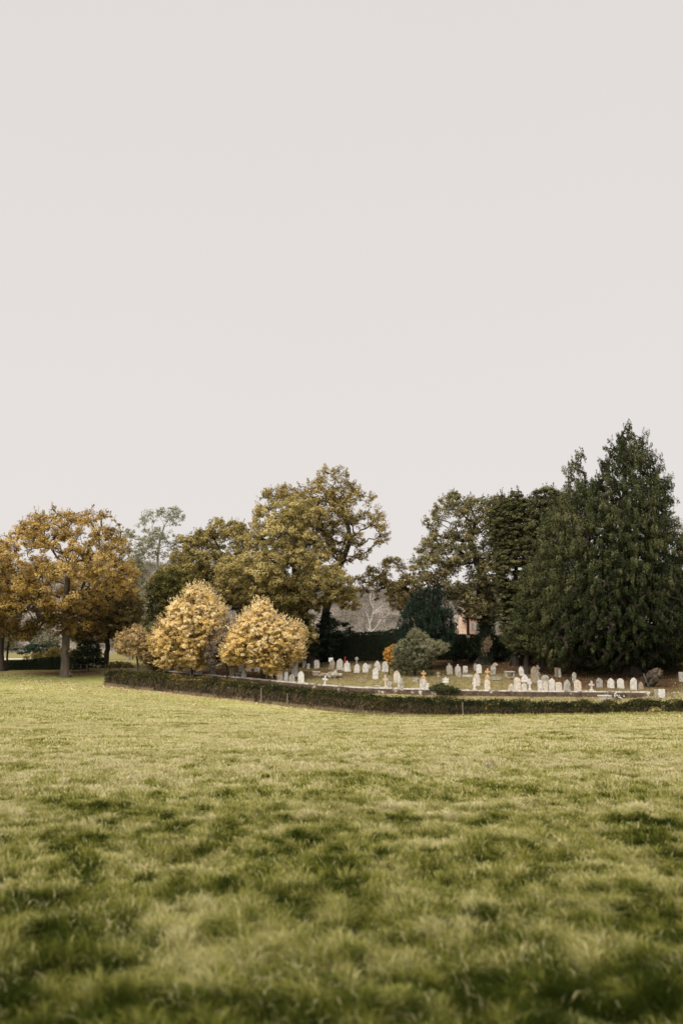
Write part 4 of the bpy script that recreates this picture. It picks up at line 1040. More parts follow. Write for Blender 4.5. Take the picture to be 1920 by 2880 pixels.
def box_bm(size, bev=0.0, seg=1, jitter=0):
    bm = bmesh.new(); bmesh.ops.create_cube(bm, size=1)
    for v in bm.verts: v.co = Vector((v.co.x * size[0], v.co.y * size[1], v.co.z * size[2]))
    if bev: bmesh.ops.bevel(bm, geom=bm.edges[:], offset=bev, segments=seg, affect='EDGES')
    if jitter:
        for v in bm.verts: v.co += Vector((random.uniform(-1, 1), random.uniform(-1, 1), random.uniform(-1, 1))) * jitter
    return bm

def bm_obj(name, bm, mat, parent=None, loc=(0, 0, 0), rot=(0, 0, 0), abs_loc=True):
    me = bpy.data.meshes.new(name); bmesh.ops.recalc_face_normals(bm, faces=bm.faces[:]); bm.to_mesh(me); bm.free()
    me.materials.append(mat)
    o = bpy.data.objects.new(name, me); COL.objects.link(o)
    o.rotation_euler = rot
    if parent is not None:
        o.parent = parent
        o.location = (Vector(loc) - parent.location) if abs_loc else Vector(loc)
    else: o.location = loc
    return o

def box_obj(name, size, loc, mat, parent=None, bev=.01, rot=(0, 0, 0), abs_loc=True, jitter=0):
    return bm_obj(name, box_bm(size, bev, jitter=jitter), mat, parent, loc, rot, abs_loc)
build_wall()
tag(box_obj('gate_post', (.22, .22, .8), tuple(at(1838, 1950, 81) + np.array([.15, 0, -.1])), M['stone_grey'], bev=.02), 'squat square stone post ending the churchyard wall beside the leaf-strewn path', 'post')

# ------------------------------------------------------------------ gravestones
def arc(cx, cz, r, a0, a1, k=7): return [(cx + r * math.cos(math.radians(a0 + (a1 - a0) * i / k)), cz + r * math.sin(math.radians(a0 + (a1 - a0) * i / k))) for i in range(k + 1)]

def profile(kind, w, h):
    a = w / 2
    if kind == 'round':
        return [(-a, 0), (a, 0)] + arc(0, h - a, a, 0, 180, 12)
    if kind == 'low_round':
        R = a * 1.25; s = math.degrees(math.acos(a / R)); zc = h - R
        return [(-a, 0), (a, 0)] + arc(0, zc, R, s, 180 - s, 10)
    if kind == 'gothic':
        R = w * .95; zs = h - math.sqrt(R * R - (R - a) ** 2)
        top = math.degrees(math.atan2(h - zs, R - a))
        return [(-a, 0), (a, 0)] + arc(a - R, zs, R, 0, top, 6) + arc(R - a, zs, R, 180 - top, 180, 6)[1:]
    if kind == 'flat':
        return [(-a, 0), (a, 0), (a, h * .97), (a * .8, h), (-a * .8, h), (-a, h * .97)]
    if kind == 'shoulder':
        r = a * .78; zs = h - r
        return [(-a, 0), (a, 0), (a, zs - .02), (a * .95, zs + .03), (r, zs + .02)] + arc(0, zs, r, 8, 172, 10) + [(-r, zs + .02), (-a * .95, zs + .03), (-a, zs - .02)]
    if kind == 'ogee':
        zs = h - a * 1.1
        R_ = [(a, zs - .03), (a * 1.04, zs + .04), (a * .86, zs + .10), (a * .80, zs + a * .42), (a * .58, zs + a * .72), (a * .3, zs + a * .92), (a * .1, h - .01)]
        return [(-a, 0), (a, 0)] + R_ + [(0, h)] + [(-x, z) for x, z in R_[::-1]]
    if kind == 'gable':
        zs = h - a * .95
        return [(-a, 0), (a, 0), (a, zs), (a * .88, zs + .05), (a * .5, zs + a * .5), (0, h), (-a * .5, zs + a * .5), (-a * .88, zs + .05), (-a, zs)]
    if kind == 'finial':
        zs = h - a * 1.0
        return [(-a, 0), (a, 0), (a, zs * .93), (a * .9, zs), (a * .35, h * .84), (a * .2, h * .88), (a * .38, h * .92), (a * .1, h), (-a * .1, h), (-a * .38, h * .92), (-a * .2, h * .88), (-a * .35, h * .84), (-a * .9, zs), (-a, zs * .93)]
    raise ValueError(kind)

def prism(pts, t):
    bm = bmesh.new()
    f = [bm.verts.new((x, -t / 2, z)) for x, z in pts]; b = [bm.verts.new((x, t / 2, z)) for x, z in pts]
    bm.faces.new(f); bm.faces.new(b[::-1]); n_ = len(pts)
    for i in range(n_): bm.faces.new((f[i], b[i], b[(i + 1) % n_], f[(i + 1) % n_]))
    bmesh.ops.recalc_face_normals(bm, faces=bm.faces[:])
    front = [e for e in bm.edges if len(e.link_faces) == 2 and any(len(fc.verts) == n_ and n_ > 4 or fc.normal.y ** 2 > .9 for fc in e.link_faces)]
    try: bmesh.ops.bevel(bm, geom=front, offset=.018, segments=2, affect='EDGES')
    except Exception: pass
    return bm

def cross_pts(w, h, t=.13, arm_z=.70, flare=0.0):
    a = w / 2; z0 = h * arm_z - t * .55; z1 = z0 + t * 1.1; s = t / 2
    return [(-s * 1.15, 0), (s * 1.15, 0), (s, z0), (a, z0 - flare), (a, z1 + flare), (s, z1), (s + flare, h), (-s - flare, h), (-s, z1), (-a, z1 + flare), (-a, z0 - flare), (-s, z0)]

GRP = 'gravestones in the churchyard'
def stone(kind, px, top, base, w, mat, label, d=None, lean=0, yaw=None, back=0, plinth=False, name=None, thick=.12):
    """top/base/w in photo pixels.  d: distance; None = where the ground meets the base pixel; 'w' = just behind the wall"""
    if d == 'w':
        Y = wall_y(px) + .85; P = at(px, base, Y); P[2] = gz(P[0], Y)
    elif d is None:
        P = hit(px, base, wall_y(px) + .5 if px < 1836 else 79)
    else:
        P = at(px, base, d); P[2] = gz(P[0], d)
    Y = P[1]
    topz = at(px, top, Y)[2]
    H = max(.3, topz - P[2]); W = w * mpp(Y)
    yaw = rng.normal(0, .12) if yaw is None else yaw
    loc = (P[0], P[1], P[2] - .03); rot = (rng.normal(0, .025) if not back else back, lean if lean else rng.normal(0, .04), yaw)
    m = M[mat]
    if kind in ('cross', 'flared_cross', 'short_cross'):
        bh = .18
        pts = cross_pts(W, H, .15 if kind != 'short_cross' else .17, .70 if kind != 'short_cross' else .62, .025 if kind == 'flared_cross' else 0)
        o = bm_obj(name or 'cross_headstone', prism(pts, .13), m, None, loc, rot); cat = 'cross'
        bm = box_bm((min(W * 1.0, .62), .42, bh), .02); 
        bm_obj('stepped_base', bm, m, o, (0, 0, bh / 2 - .02), (0, 0, 0), False)
        if H > .8:
            bm_obj('stepped_base', box_bm((min(W * .7, .42), .3, bh), .02), m, o, (0, 0, bh * 1.4), (0, 0, 0), False)
    else:
        o = bm_obj(name or 'headstone', prism(profile(kind, W, H + .03), thick), m, None, loc, rot); cat = 'headstone'
        if plinth:
            bm_obj('plinth', box_bm((W * 1.22, thick + .16, .2), .015), m, o, (0, 0, .09), (0, 0, 0), False)
    return tag(o, label, cat, GRP)

S = stone
# behind the maples, left end
S('round', 472, 1862, 1889, 13, 'stone_white', 'bright pale headstone half hidden by leaves, farthest left of the graves under the larger maple')
S('round', 494, 1863, 1887, 11, 'stone_brown', 'narrow brown headstone just right of the bright leftmost one')
S('shoulder', 528, 1866, 1892, 15, 'stone_grey', 'grey capped headstone immediately left of the larger maple trunk')
S('round', 559, 1875, 1900, 16, 'stone_pale', 'pale round-headed headstone just right of the larger maple trunk')
S('flat', 582, 1864, 1888, 14, 'stone_grey', 'dim grey headstone in back of the tall slab below the bare shrub, left one')
S('flat', 599, 1866, 1897, 15, 'stone_grey', 'tall square grey slab below the bare purplish shrub')
S('round', 652, 1877, 1904, 15, 'stone_brown', 'spotted brown round headstone beside the bare shrub stem')
S('shoulder', 679, 1867, 1889, 15, 'stone_grey', 'left of three grey headstones in a row under the smaller maple')
S('gothic', 700, 1866, 1889, 14, 'stone_pale', 'middle of three grey headstones in a row under the smaller maple')
S('flat', 723, 1865, 1889, 14, 'stone_pale', 'right of three grey headstones in a row under the smaller maple, against its trunk')
S('gothic', 686, 1886, 1908, 14, 'stone_white', 'small pale pointed headstone close to the wall, left of the smaller maple trunk')
S('low_round', 762, 1884, 1902, 13, 'stone_white', 'short white headstone hanging under the smaller maple leaves, right of its trunk')
S('shoulder', 782, 1864, 1902, 12, 'stone_brown', 'tall brownish headstone partly veiled by the right edge of the smaller maple')
S('round', 788, 1887, 1916, 17, 'stone_lichen', 'round cream headstone at the wall, leftmost of the close-set four by the smaller maple', 'w')
S('round', 804, 1889, 1917, 11, 'stone_white', 'narrow white round headstone, second of the close-set four at the wall', 'w')
S('round', 821, 1896, 1919, 16, 'stone_grey', 'low dark-rimmed round headstone, third of the close-set four at the wall', 'w')
S('shoulder', 847, 1888, 1920, 17, 'stone_white', 'clean white headstone with rounded shoulders, fourth of the close-set four at the wall', 'w')
S('gothic', 823.5, 1856, 1877, 15, 'stone_pale', 'pointed headstone in the shade left of the two tall narrow ones')
S('flat', 834, 1864, 1878, 8, 'stone_grey', 'tiny grey headstone tucked beside the shaded pointed one')
S('gothic', 828, 1874, 1903, 17, 'stone_white', 'bright pointed headstone standing above the close-set four by the wall')
S('round', 859, 1843, 1876, 14, 'stone_pale', 'left of the two tall narrow round headstones in front of black undergrowth', plinth=True)
S('round', 879, 1844, 1876, 14, 'stone_pale', 'right of the two tall narrow round headstones in front of black undergrowth')
S('round', 891, 1855, 1880, 15, 'stone_pale', 'shorter round headstone touching the right tall narrow one')
S('low_round', 867, 1866, 1882, 8, 'stone_grey', 'very small stone between the two tall narrow headstones')
S('gothic', 931, 1854, 1883, 15, 'stone_brown', 'beige headstone leaning to the right in front of the white notice', lean=.16)
S('ogee', 954.5, 1852, 1884, 17, 'stone_pale', 'tall ogee-topped headstone just left of the thin red post')
S('finial', 977, 1858, 1889, 16, 'stone_white', 'white gabled headstone just right of the thin red post', plinth=True)
S('gothic', 1002.5, 1866, 1892, 16, 'stone_white', 'pale pointed headstone directly below the stone cross on a thin shaft')
S('gothic', 1027.5, 1864, 1891, 16, 'stone_white', 'pale pointed headstone beside a small tilted block')
S('gothic', 1061.3, 1858, 1886, 17, 'stone_pale', 'greyer pointed headstone behind the gap left of the copper bush')
S('round', 1082.7, 1860, 1890, 17, 'stone_white', 'broad pale round headstone against the copper bush', plinth=True)
S('gable', 1055, 1878, 1911, 16, 'stone_white', 'white gabled headstone alone on the open grass before the copper bush pair')
S('short_cross', 1019, 1904, 1920, 13, 'stone_brown', 'stubby weathered cross leaning left on the open grass', lean=-.35)
S('cross', 913, 1899, 1924, 15, 'stone_white', 'pale cross just above the wall near the broken tomb', 'w')
S('flared_cross', 1084, 1897, 1931, 15, 'stone_lichen', 'pinkish white cross at the wall below the broad headstone by the copper bush', 'w')
S('round', 1095, 1915, 1931, 13, 'stone_grey', 'tiny grey round headstone at the wall between the pinkish cross and the lichened arch', 'w')
S('gothic', 1116, 1885, 1921, 18, 'stone_lichen', 'lichen-edged pointed headstone left of the grey-green bush foot')
S('flat', 1121, 1902, 1931, 6, 'stone_white', 'slim white post-like stone overlapping the lichen-edged pointed headstone', 'w')
S('short_cross', 1131, 1906, 1931, 14, 'stone_grey', 'grey short-armed cross right of the slim white post-like stone', 'w')
S('short_cross', 1167.5, 1903, 1918, 14, 'stone_grey', 'small tilted cross below the grey-green bush', lean=.25)
S('cross', 1190, 1885, 1913, 14, 'stone_orange', 'bright orange lichen-covered cross before the grey-green bush')
S('low_round', 1188, 1910, 1933, 18, 'stone_pale', 'low round pale headstone at the wall under the orange cross', 'w')
S('flat', 1200, 1921, 1933, 9, 'stone_white', 'little white block at the wall beside the low round headstone', 'w')
S('short_cross', 1252.6, 1904, 1920, 18, 'stone_white', 'broad low white cross above the ivy clump on the wall')
S('cross', 1232, 1888, 1904, 11, 'stone_brown', 'small dark brown cross in shade right of the grey-green bush')
S('finial', 1264, 1865, 1897, 17, 'stone_lichen', 'pointed finial headstone, left of three in the shade right of the bush')
S('finial', 1287, 1868, 1897, 16, 'stone_pale', 'pointed finial headstone, middle of three in the shade, with a small stone at its foot')
S('low_round', 1288, 1890, 1904, 14, 'stone_grey', 'small rounded stone at the foot of the middle shaded headstone')
S('flat', 1307.5, 1873, 1894, 13, 'stone_white', 'short square-topped headstone, right of three in the shade')
S('shoulder', 1337, 1866, 1886, 11, 'stone_grey', 'dim headstone half covered by the pale round one, below the ivy-clad oak')
S('round', 1346.5, 1868, 1894, 15, 'stone_white', 'pale round headstone below the wooden pole and ivy-clad oak')
S('gothic', 1339, 1893, 1932, 20, 'stone_lichen', 'tall orange-edged arched headstone behind a small white cross at the wall', 87.2)
S('short_cross', 1333, 1906, 1934, 14, 'stone_white', 'small white cross at the wall in front of the orange-edged arched headstone', 'w')
S('cross', 1369, 1879, 1910, 14, 'stone_orange', 'slender orange-brown cross between the shaded headstone groups', None)
S('ogee', 1370.5, 1909, 1936, 16, 'stone_lichen', 'orange and white ogee headstone peeping over the wall', 'w')
S('shoulder', 1385, 1869, 1897, 15, 'stone_grey', 'grey headstone overlapping its round neighbour behind the slender orange-brown cross')
S('round', 1392.5, 1868, 1897, 14, 'stone_lichen', 'round headstone behind and right of its grey neighbour by the slender cross', 104)
# crowded group under the cypresses
S('gothic', 1467, 1874, 1901, 14, 'stone_pale', 'weathered leaning headstone at the top left of the crowded group', lean=-.14)
S('gothic', 1500, 1874, 1922, 18, 'stone_brown', 'tall brownish headstone behind the crowded group')
S('flared_cross', 1512, 1870, 1900, 12, 'stone_grey', 'grey flared cross behind the crowded group, against a red-brown trunk')
S('gable', 1437, 1922, 1942, 17, 'stone_lichen', 'small pointed headstone starting the crowded group at the wall', 'w')
S('round', 1455, 1905, 1942, 18, 'stone_lichen', 'lichen-edged round headstone, second in the crowded group at the wall', 'w')
S('gothic', 1475, 1897, 1928, 21, 'stone_white', 'broad white arch in the middle row of the crowded group', 88)
S('low_round', 1473, 1922, 1943, 15, 'stone_pale', 'low pale stone at the wall before the broad white arch', 'w')
S('flared_cross', 1489, 1908, 1943, 12, 'stone_white', 'stout white cross-headed stone at the wall in the crowded group', 'w')
S('round', 1506, 1898, 1932, 18, 'stone_white', 'smooth white round headstone before the tall brownish one', 87.5)
S('round', 1532, 1898, 1932, 22, 'stone_grey', 'widest round-headed grey stone of the crowded group', 87)
S('ogee', 1518, 1911, 1943, 14, 'stone_pale', 'pale stone at the wall overlapping the left edge of the widest round headstone', 'w')
S('shoulder', 1533, 1917, 1943, 14, 'stone_lichen', 'rust-stained headstone at the wall before the widest round headstone', 'w')
S('gable', 1550, 1907, 1943, 17, 'stone_pale', 'sharply gabled headstone with square shoulders at the wall, right of the widest round one', 'w')
S('low_round', 1570.5, 1918, 1943, 18, 'stone_lichen', 'low orange-rimmed rounded headstone at the wall, right of the sharply gabled one', 'w')
S('gothic', 1593, 1911, 1943, 19, 'stone_grey', 'smooth grey arched headstone standing alone at the wall under the giant cypress', 'w')
S('ogee', 1624.6, 1911, 1943, 20, 'stone_lichen', 'wide ogee headstone at the wall, left of the white latin cross', 'w')
S('gothic', 1613, 1890, 1919, 12, 'stone_grey', 'dark narrow headstone in deep shade between the grey arch and the wide ogee stone')
S('flat', 1563, 1877, 1904, 8, 'stone_brown', 'left slim dark slab in deep shade below the giant cypress')
S('flat', 1573, 1879, 1905, 8, 'stone_grey', 'right slim dark slab in deep shade below the giant cypress')
S('cross', 1661.6, 1914, 1943, 16, 'stone_pale', 'plain latin cross rising from behind the wall under the giant cypress', 'w')
S('ogee', 1685.5, 1906, 1935, 18, 'stone_grey', 'mottled grey ogee headstone, first right of the plain latin cross', 85.2)
S('ogee', 1716, 1907, 1935, 19, 'stone_pale', 'pale ogee headstone, second right of the plain latin cross', 85)
S('round', 1744.5, 1908, 1934, 19, 'stone_white', 'broad clean arched headstone, third right of the plain latin cross', 85)
S('ogee', 1780, 1906, 1937, 19, 'stone_white', 'bright headstone slightly leaning, fourth right of the plain latin cross', 84.4, lean=.05)
S('gothic', 1801, 1917, 1936, 14, 'stone_brown', 'small brown headstone beside the uprooted stump', 84.6)
S('flat', 1859.6, 1938, 1962, 18, 'stone_white', 'square white headstone outside the end of the wall near the path', 79.8)
S('flat', 1915, 1890, 1917, 14, 'stone_grey', 'grey upright stone on the leafy bank at the far right edge')

# low tombs, kerbs and odd markers
def tomb(name, label, px, py, w, h, mat, d=None, depth=1.2, cat='tomb', yaw=.05, legs=False):
    P = hit(px, py, wall_y(px) + .5) if d is None else at(px, py, d)
    P[2] = gz(P[0], P[1]); W = w * mpp(P[1]); H = h * mpp(P[1])
    if legs:
        o = empty(name, Vector((P[0], P[1], P[2]))); tag(o, label, cat)
        box_obj('slab', (W, depth, .12), (0, 0, H), M[mat], o, .02, (0, 0, yaw), False)
        for s in (-1, 1): box_obj('support', (.16, depth * .8, H), (s * W * .38, 0, H / 2 - .065), M[mat], o, .02, (0, 0, 0), False)
        return o
    o = box_obj(name, (W, depth, H), (P[0], P[1], P[2] + H * .45), M[mat], bev=.03, rot=(rng.normal(0, .05), rng.normal(0, .05), yaw), jitter=.015)
    bm_obj('capping', box_bm((W * 1.06, depth * 1.05, .05), .015), M[mat], o, (0, 0, H / 2 + .022), (0, 0, 0), False)
    return tag(o, label, cat)
tomb('table_tomb', 'low stone table tomb with dark gap beneath, in the shade left of the crowded graves', 1432, 1903, 26, 13, 'stone_grey', legs=True, depth=.9)
tomb('kerb_tomb', 'mossy kerb stone directly below the table tomb', 1437, 1909, 14, 6, 'stone_brown')
tomb('ledger_slab', 'flat pale ledger slab below the three shaded headstones', 1313, 1904, 26, 4, 'stone_white', depth=.6)
tomb('kerb_tomb', 'low grey kerb below the pair of overlapping headstones', 1393, 1913, 22, 7, 'stone_grey')
tomb('chest_tomb', 'short broken chest tomb of pale stone near the two tall narrow headstones', 889, 1899, 20, 9, 'stone_lichen', depth=.9)
tomb('brick_block', 'reddish block leaning on the right end of the broken chest tomb', 903, 1901, 10, 8, 'stone_orange', depth=.5, cat='block', yaw=.4)
tomb('fallen_slab', 'broken pale slab tilted on the leaves left of the smaller maple', 669, 1902, 14, 7, 'stone_grey', depth=.7, yaw=.5)
tomb('stone_block', 'small tilted square block beside the pale pointed headstone', 1038, 1880, 8, 9, 'stone_white', depth=.3, cat='block', yaw=.5)
tomb('stone_block', 'small pale block at the foot of the white gabled headstone by the red post', 965, 1887, 9, 8, 'stone_white', depth=.3, cat='block')
tomb('ledger_slab', 'bluish grey slab lying just inside the wall left of the pinkish cross', 1061, 1930, 14, 5, 'stone_grey', d=89.5, depth=.8)
tomb('footstone', 'small rounded pale footstone above the broken tomb mound', 943, 1893, 8, 8, 'stone_pale', depth=.25, cat='footstone')
# stone heap of a collapsed tomb
P = hit(930, 1906, 92)
o = empty('collapsed_tomb', Vector(P)); tag(o, 'collapsed tomb, a mossy heap of stones with a dark hollow on the open grass', 'tomb')
for k in range(16):
    a = rng.uniform(0, 6.28); r_ = rng.uniform(.1, 1.0)
    bm = bmesh.new(); bmesh.ops.create_icosphere(bm, subdivisions=2, radius=rng.uniform(.14, .34))
    for v in bm.verts: v.co = Vector((v.co.x * 1.3, v.co.y, v.co.z * .7)) * rng.uniform(.85, 1.12)
    bm_obj('boulder', bm, M['stone_brown' if k % 3 else 'stone_grey'], o, (math.cos(a) * r_ * 1.2, math.sin(a) * r_ * .7, .12 + .3 * (1 - r_)), (rng.uniform(0, 3), 0, rng.uniform(0, 3)), False)
# cross on shaft
P = hit(1002.5, 1872, 98)
H = at(1002.5, 1849, P[1])[2] - P[2]
o = empty('shaft_cross', Vector(P)); tag(o, 'small square-headed stone cross on a tall thin shaft behind a pointed headstone', 'cross', GRP)
box_obj('shaft', (.13, .12, H), (0, 0, H / 2 - .1), M['stone_grey'], o, .02, abs_loc=False)
bm_obj('cross_head', prism(cross_pts(.36, .36, .14, .5, .03), .12), M['stone_pale'], o, (0, -.003, H - .32), (0, 0, 0), False)
# notice board
P = hit(930, 1878, 98)
o = empty('notice_board', Vector(P)); tag(o, 'small blank white notice on a post behind the leaning beige headstone', 'notice')
zt, zb = at(930, 1850, P[1])[2], at(930, 1861, P[1])[2]
box_obj('board', (12.5 * mpp(P[1]), .03, zt - zb), (P[0], P[1], (zt + zb) / 2), M['white_paint'], o, .004)
box_obj('post', (.07, .07, zt - P[2]), (P[0], P[1] + .052, (zt + P[2]) / 2 - .05), M['wood_grey'], o, .004)
# red post
P = hit(970, 1872, 98); zt = at(970, 1848, P[1])[2]
o = box_obj('red_post', (.15, .15, zt - P[2]), (P[0], P[1], (zt + P[2]) / 2), M['red_paint'], bev=.01)
tag(o, 'thin dull red post standing between the ogee and gabled headstones', 'post')
bm_obj('post_cap', box_bm((.18, .18, .05), .01), M['red_paint'], o, (0, 0, (zt - P[2]) / 2 + .022), (0, 0, 0), False)
# utility pole with wire
P = hit(1317, 1864, 98)
o = empty('utility_pole', Vector(P)); tag(o, 'slim dark wooden pole with pale marker bands standing in the shade by the brick house', 'utility pole')
zt = at(1318, 1688, P[1])[2]
tb = Tubes(); tb.add([P - np.array([0, 0, .2]), P + np.array([0, 0, (zt - P[2]) * .5]), np.array([P[0], P[1], zt])], [.17, .15, .12], 10); tb.build('pole', M['wood_dark'], o, P)
for yy in (1790, 1828):
    z = at(1317, yy, P[1])[2]; tb = Tubes(); tb.add([np.array([P[0], P[1], z - .13]), np.array([P[0], P[1], z + .13])], [.175, .175], 10); tb.build('marker_band', M['yellow_mark'], o, P)
a = np.array([P[0], P[1], zt - .4]); b = at(985, 1728, 132)
t = np.linspace(0, 1, 24)[:, None]; W_ = a + (b - a) * t; W_[:, 2] -= 1.0 * (4 * t * (1 - t))[:, 0]
b2 = at(600, 1738, 150); W2 = b + (b2 - b) * t; W2[:, 2] -= 1.0 * (4 * t * (1 - t))[:, 0]
tb = Tubes(); tb.add(np.concatenate([W_, W2[1:]]), np.full(47, .022), 4); tb.build('wire', M['wire'], o, P)
# ivy bushes
low_shrub('ivy_clump', 'dark ivy clump spilling over the stone wall below the broad low white cross', 85.6, [(1205, 1938), (1222, 1930), (1232, 1921), (1245, 1920), (1260, 1928), (1280, 1932), (1297, 1938), (1290, 1948), (1240, 1950), (1210, 1945)], M['holly'], 60, .3, 130, .1, cat='ivy', aspect=.5)
# ivy on oak trunk and bleached patch
P = at(1365, 1700, 105.6)
n = 5200; zz = rng.uniform(gz(P[0], 106), at(1365, 1640, 106)[2], n); a = rng.uniform(0, 6.28, n); rr_ = .78 + .25 * fbm(zz * 1.4, a * 1.2, 14) + rng.normal(0, .06, n)
iv = leaf_mesh('ivy', np.stack([at(1365, 1700, 106)[0] + np.cos(a) * rr_, 106 + np.sin(a) * rr_, zz], 1), np.stack([np.cos(a), np.sin(a), a * 0 + .3], 1) + rng.normal(0, .3, (n, 3)), rng.uniform(.12, .25, n), rng.uniform(0, .7, n), M['dark_hedge'])
tag(iv, 'dark ivy wrapping the thick trunk of the oak between yew and cypresses', 'ivy')
n = 260; zc = at(1365, 1812, 104.9)[2] + rng.normal(0, .36, n)
# hanging bleached growth on the trunk front
xc = at(1367, 1700, 104.9)[0] + rng.normal(0, .2, n) + .15 * (zc - at(1365, 1812, 104.9)[2])
dg = leaf_mesh('dead_creeper', np.stack([xc, 104.85 + rng.normal(0, .08, n), zc], 1), np.tile([[0, -1.0, .2]], (n, 1)) + rng.normal(0, .4, (n, 3)), rng.uniform(.2, .42, n), rng.uniform(.5, 1, n), M['hedge_stems'], aspect=.3, longdir=np.tile([[0, 0, 1.0]], (n, 1)))
tag(dg, 'hanging bleached dead creeper on the front of the ivy-clad oak trunk', 'creeper')

# ------------------------------------------------------------------ uprooted stump, steps of white tomb, flowers
P = at(1830, 1930, 86.5); P[2] = gz(P[0], P[1])
o = empty('uprooted_stump', Vector(P)); tag(o, 'uprooted grey-brown stump and roots sprawling on the leafy bank by the wall end', 'tree stump')
bm = bmesh.new(); bmesh.ops.create_icosphere(bm, subdivisions=5, radius=1)
for v in bm.verts:
    c0 = v.co.copy()
    k_ = 1 + .75 * (float(fbm(np.array([c0.x * 2.2 + 5]), np.array([c0.z * 2.2 + c0.y * 1.7]), 8, 4)[0]) - .5)
    k_ *= 1 + .5 * (float(vnoise(np.array([c0.x * 5]), np.array([c0.z * 5 + c0.y * 3]), 4)[0]) - .5)
    v.co = Vector((c0.x * .72 * k_, c0.y * .4 * k_, c0.z * .74 * k_)); v.co.x += .5 * v.co.z
bm_obj('root_plate', bm, M['bark_stump'], o, (P[0] + .2, P[1] + .3, P[2] + .75))
for pts, r0_, r1_ in (([(1808, 1894), (1814, 1910), (1820, 1926), (1828, 1938)], .06, .04), ([(1802, 1902), (1808, 1918), (1814, 1936)], .05, .03), 
                      ([(1822, 1886), (1832, 1898), (1846, 1906), (1854, 1920)], .06, .04), ([(1780, 1905), (1790, 1912), (1800, 1925), (1812, 1936)], .05, .07)):
    tb = Tubes(); tb.add([at(x, y, 85.6 + rng.uniform(-.15, .15)) for x, y in pts], np.linspace(r0_, r1_, len(pts)), 7); tb.build('root', M['bark_grey'], o, P)
P = at(1702, 1967, 81.2); P[2] = gz(P[0], P[1])
zt = at(1702, 1957, 81.2)[2]; zb = zt - .42
o = empty('railed_grave', Vector((P[0], P[1], zb))); tag(o, 'low white railed grave surround half sunk behind the hedge below the wall', 'grave surround')
Wd = 34 * mpp(81.2)
for yy, nm in ((0, 'front'), (.7, 'rear')):
    box_obj('rail', (Wd, .08, .07), (P[0], P[1] + yy, zt), M['stone_white'], o, .01)
    for k in range(11):
        box_obj('baluster', (.035, .04, .38), (P[0] - Wd / 2 + .05 + k * (Wd - .1) / 10, P[1] + yy, zt - .225), M['stone_white'], o, .004)
def flowers(name, label, px, py, Y, n_, spread, col, nstem=8):
    P = at(px, py, Y)
    gz_ = gz(P[0], Y)
    o = empty(name, Vector((P[0], Y, gz_))); tag(o, label, 'flowers')
    tb = Tubes(); C_ = []
    for k in range(nstem):
        q = P + np.array([rng.normal(0, spread), rng.normal(0, .15), rng.normal(0, spread * .6)])
        tb.add([np.array([P[0] + rng.normal(0, .05), Y, gz_ - .05]), q], [.01, .006], 4); C_.append(q)
    tb.build('stems', M['olive_dark'], o, np.array([P[0], Y, gz_]))
    for q in C_:
        dd = rng.normal(0, 1, (n_, 3)); dd /= np.linalg.norm(dd, axis=1, keepdims=True)
        leaf_mesh('bloom', q + dd * .05, dd, np.full(n_, .09), rng.uniform(.7, 1, n_), col, o, np.array([P[0], Y, gz_]), aspect=.9)
M['petal'] = leaf_mat('petal', [(0, (.7, .68, .64)), (1, (.8, .79, .76))], .2)
flowers('white_flowers', 'bunch of white flowers at the right end of the railed grave surround', 1732, 1958, 81.3, 12, .25, M['petal'], 12)
flowers('white_flowers', 'bunch of white flowers on the grass at the far right past the square white headstone', 1905, 1951, 82, 12, .22, M['petal'], 9)

# ------------------------------------------------------------------ stakes, fences
def stake(name, label, px, top, Y, w=.07, mat='wood_grey', lean=0):
    P = at(px, top, Y); g_ = gz(P[0], Y)
    tb = Tubes(); b = np.array([P[0] - lean, Y, g_ - .15])
    o = None
    tb.add([b, (b + P) / 2 + np.array([.01, 0, 0]), P], [w * .55, w * .5, w * .45], 7)
    o = tb.build(name, M[mat], None, b)
    return tag(o, label, 'stake', 'stakes along the front hedge')
stake('hedge_stake', 'pale grey stake in the hedge face below the smaller maple', 735, 1936, 87.6, .10)
stake('hedge_stake', 'thin grey stake in the hedge face below the close-set four headstones', 808, 1950, 85.8, .09)
stake('hedge_stake', 'slim bleached stake rising in front of the hedge below the arched orange-edged headstone', 1300, 1975, 77.0, .06)
def fence(name, label, pts, hpost, rails, posts, mat='wood_grey'):
    P = [at(x, y, Y) for x, y, Y in pts]; 
    o = empty(name, Vector((P[0][0], P[0][1], gz(P[0][0], P[0][1])))); tag(o, label, 'fence')
    org = np.array(o.location)
    for k in range(posts):
        f_ = k / (posts - 1) * (len(P) - 1); i_ = min(int(f_), len(P) - 2); q = P[i_] + (P[i_ + 1] - P[i_]) * (f_ - i_); g_ = gz(q[0], q[1])
        tb = Tubes(); tb.add([np.array([q[0], q[1], g_ - .1]), np.array([q[0] + rng.normal(0, .05), q[1], g_ + hpost * rng.uniform(.9, 1.05)])], [.06, .05], 7); tb.build('post', M[mat], o, org)
    for h_, r_ in rails:
        Q = np.array([[q[0], q[1] - .08, gz(q[0], q[1]) + h_] for q in P]); tb = Tubes(); tb.add(Q, np.full(len(Q), r_), 5); tb.build('rail' if r_ > .02 else 'wire', M[mat], o, org)
fence('stock_fence', 'rustic stake and wire fence in shade between the big oak trunk and the hedge end', [(205, 1888, 109.5), (240, 1888, 109), (270, 1888, 108), (296, 1888, 107)], 1.0, [(.85, .012), (.5, .012)], 6, 'wood_dark')
fence('rail_fence', 'low pale metal rail fence behind the left end of the front hedge', [(318, 1888, 105), (360, 1888, 104.8), (400, 1890, 104.6), (455, 1890, 104.4)], .75, [(.7, .03), (.4, .03)], 5)
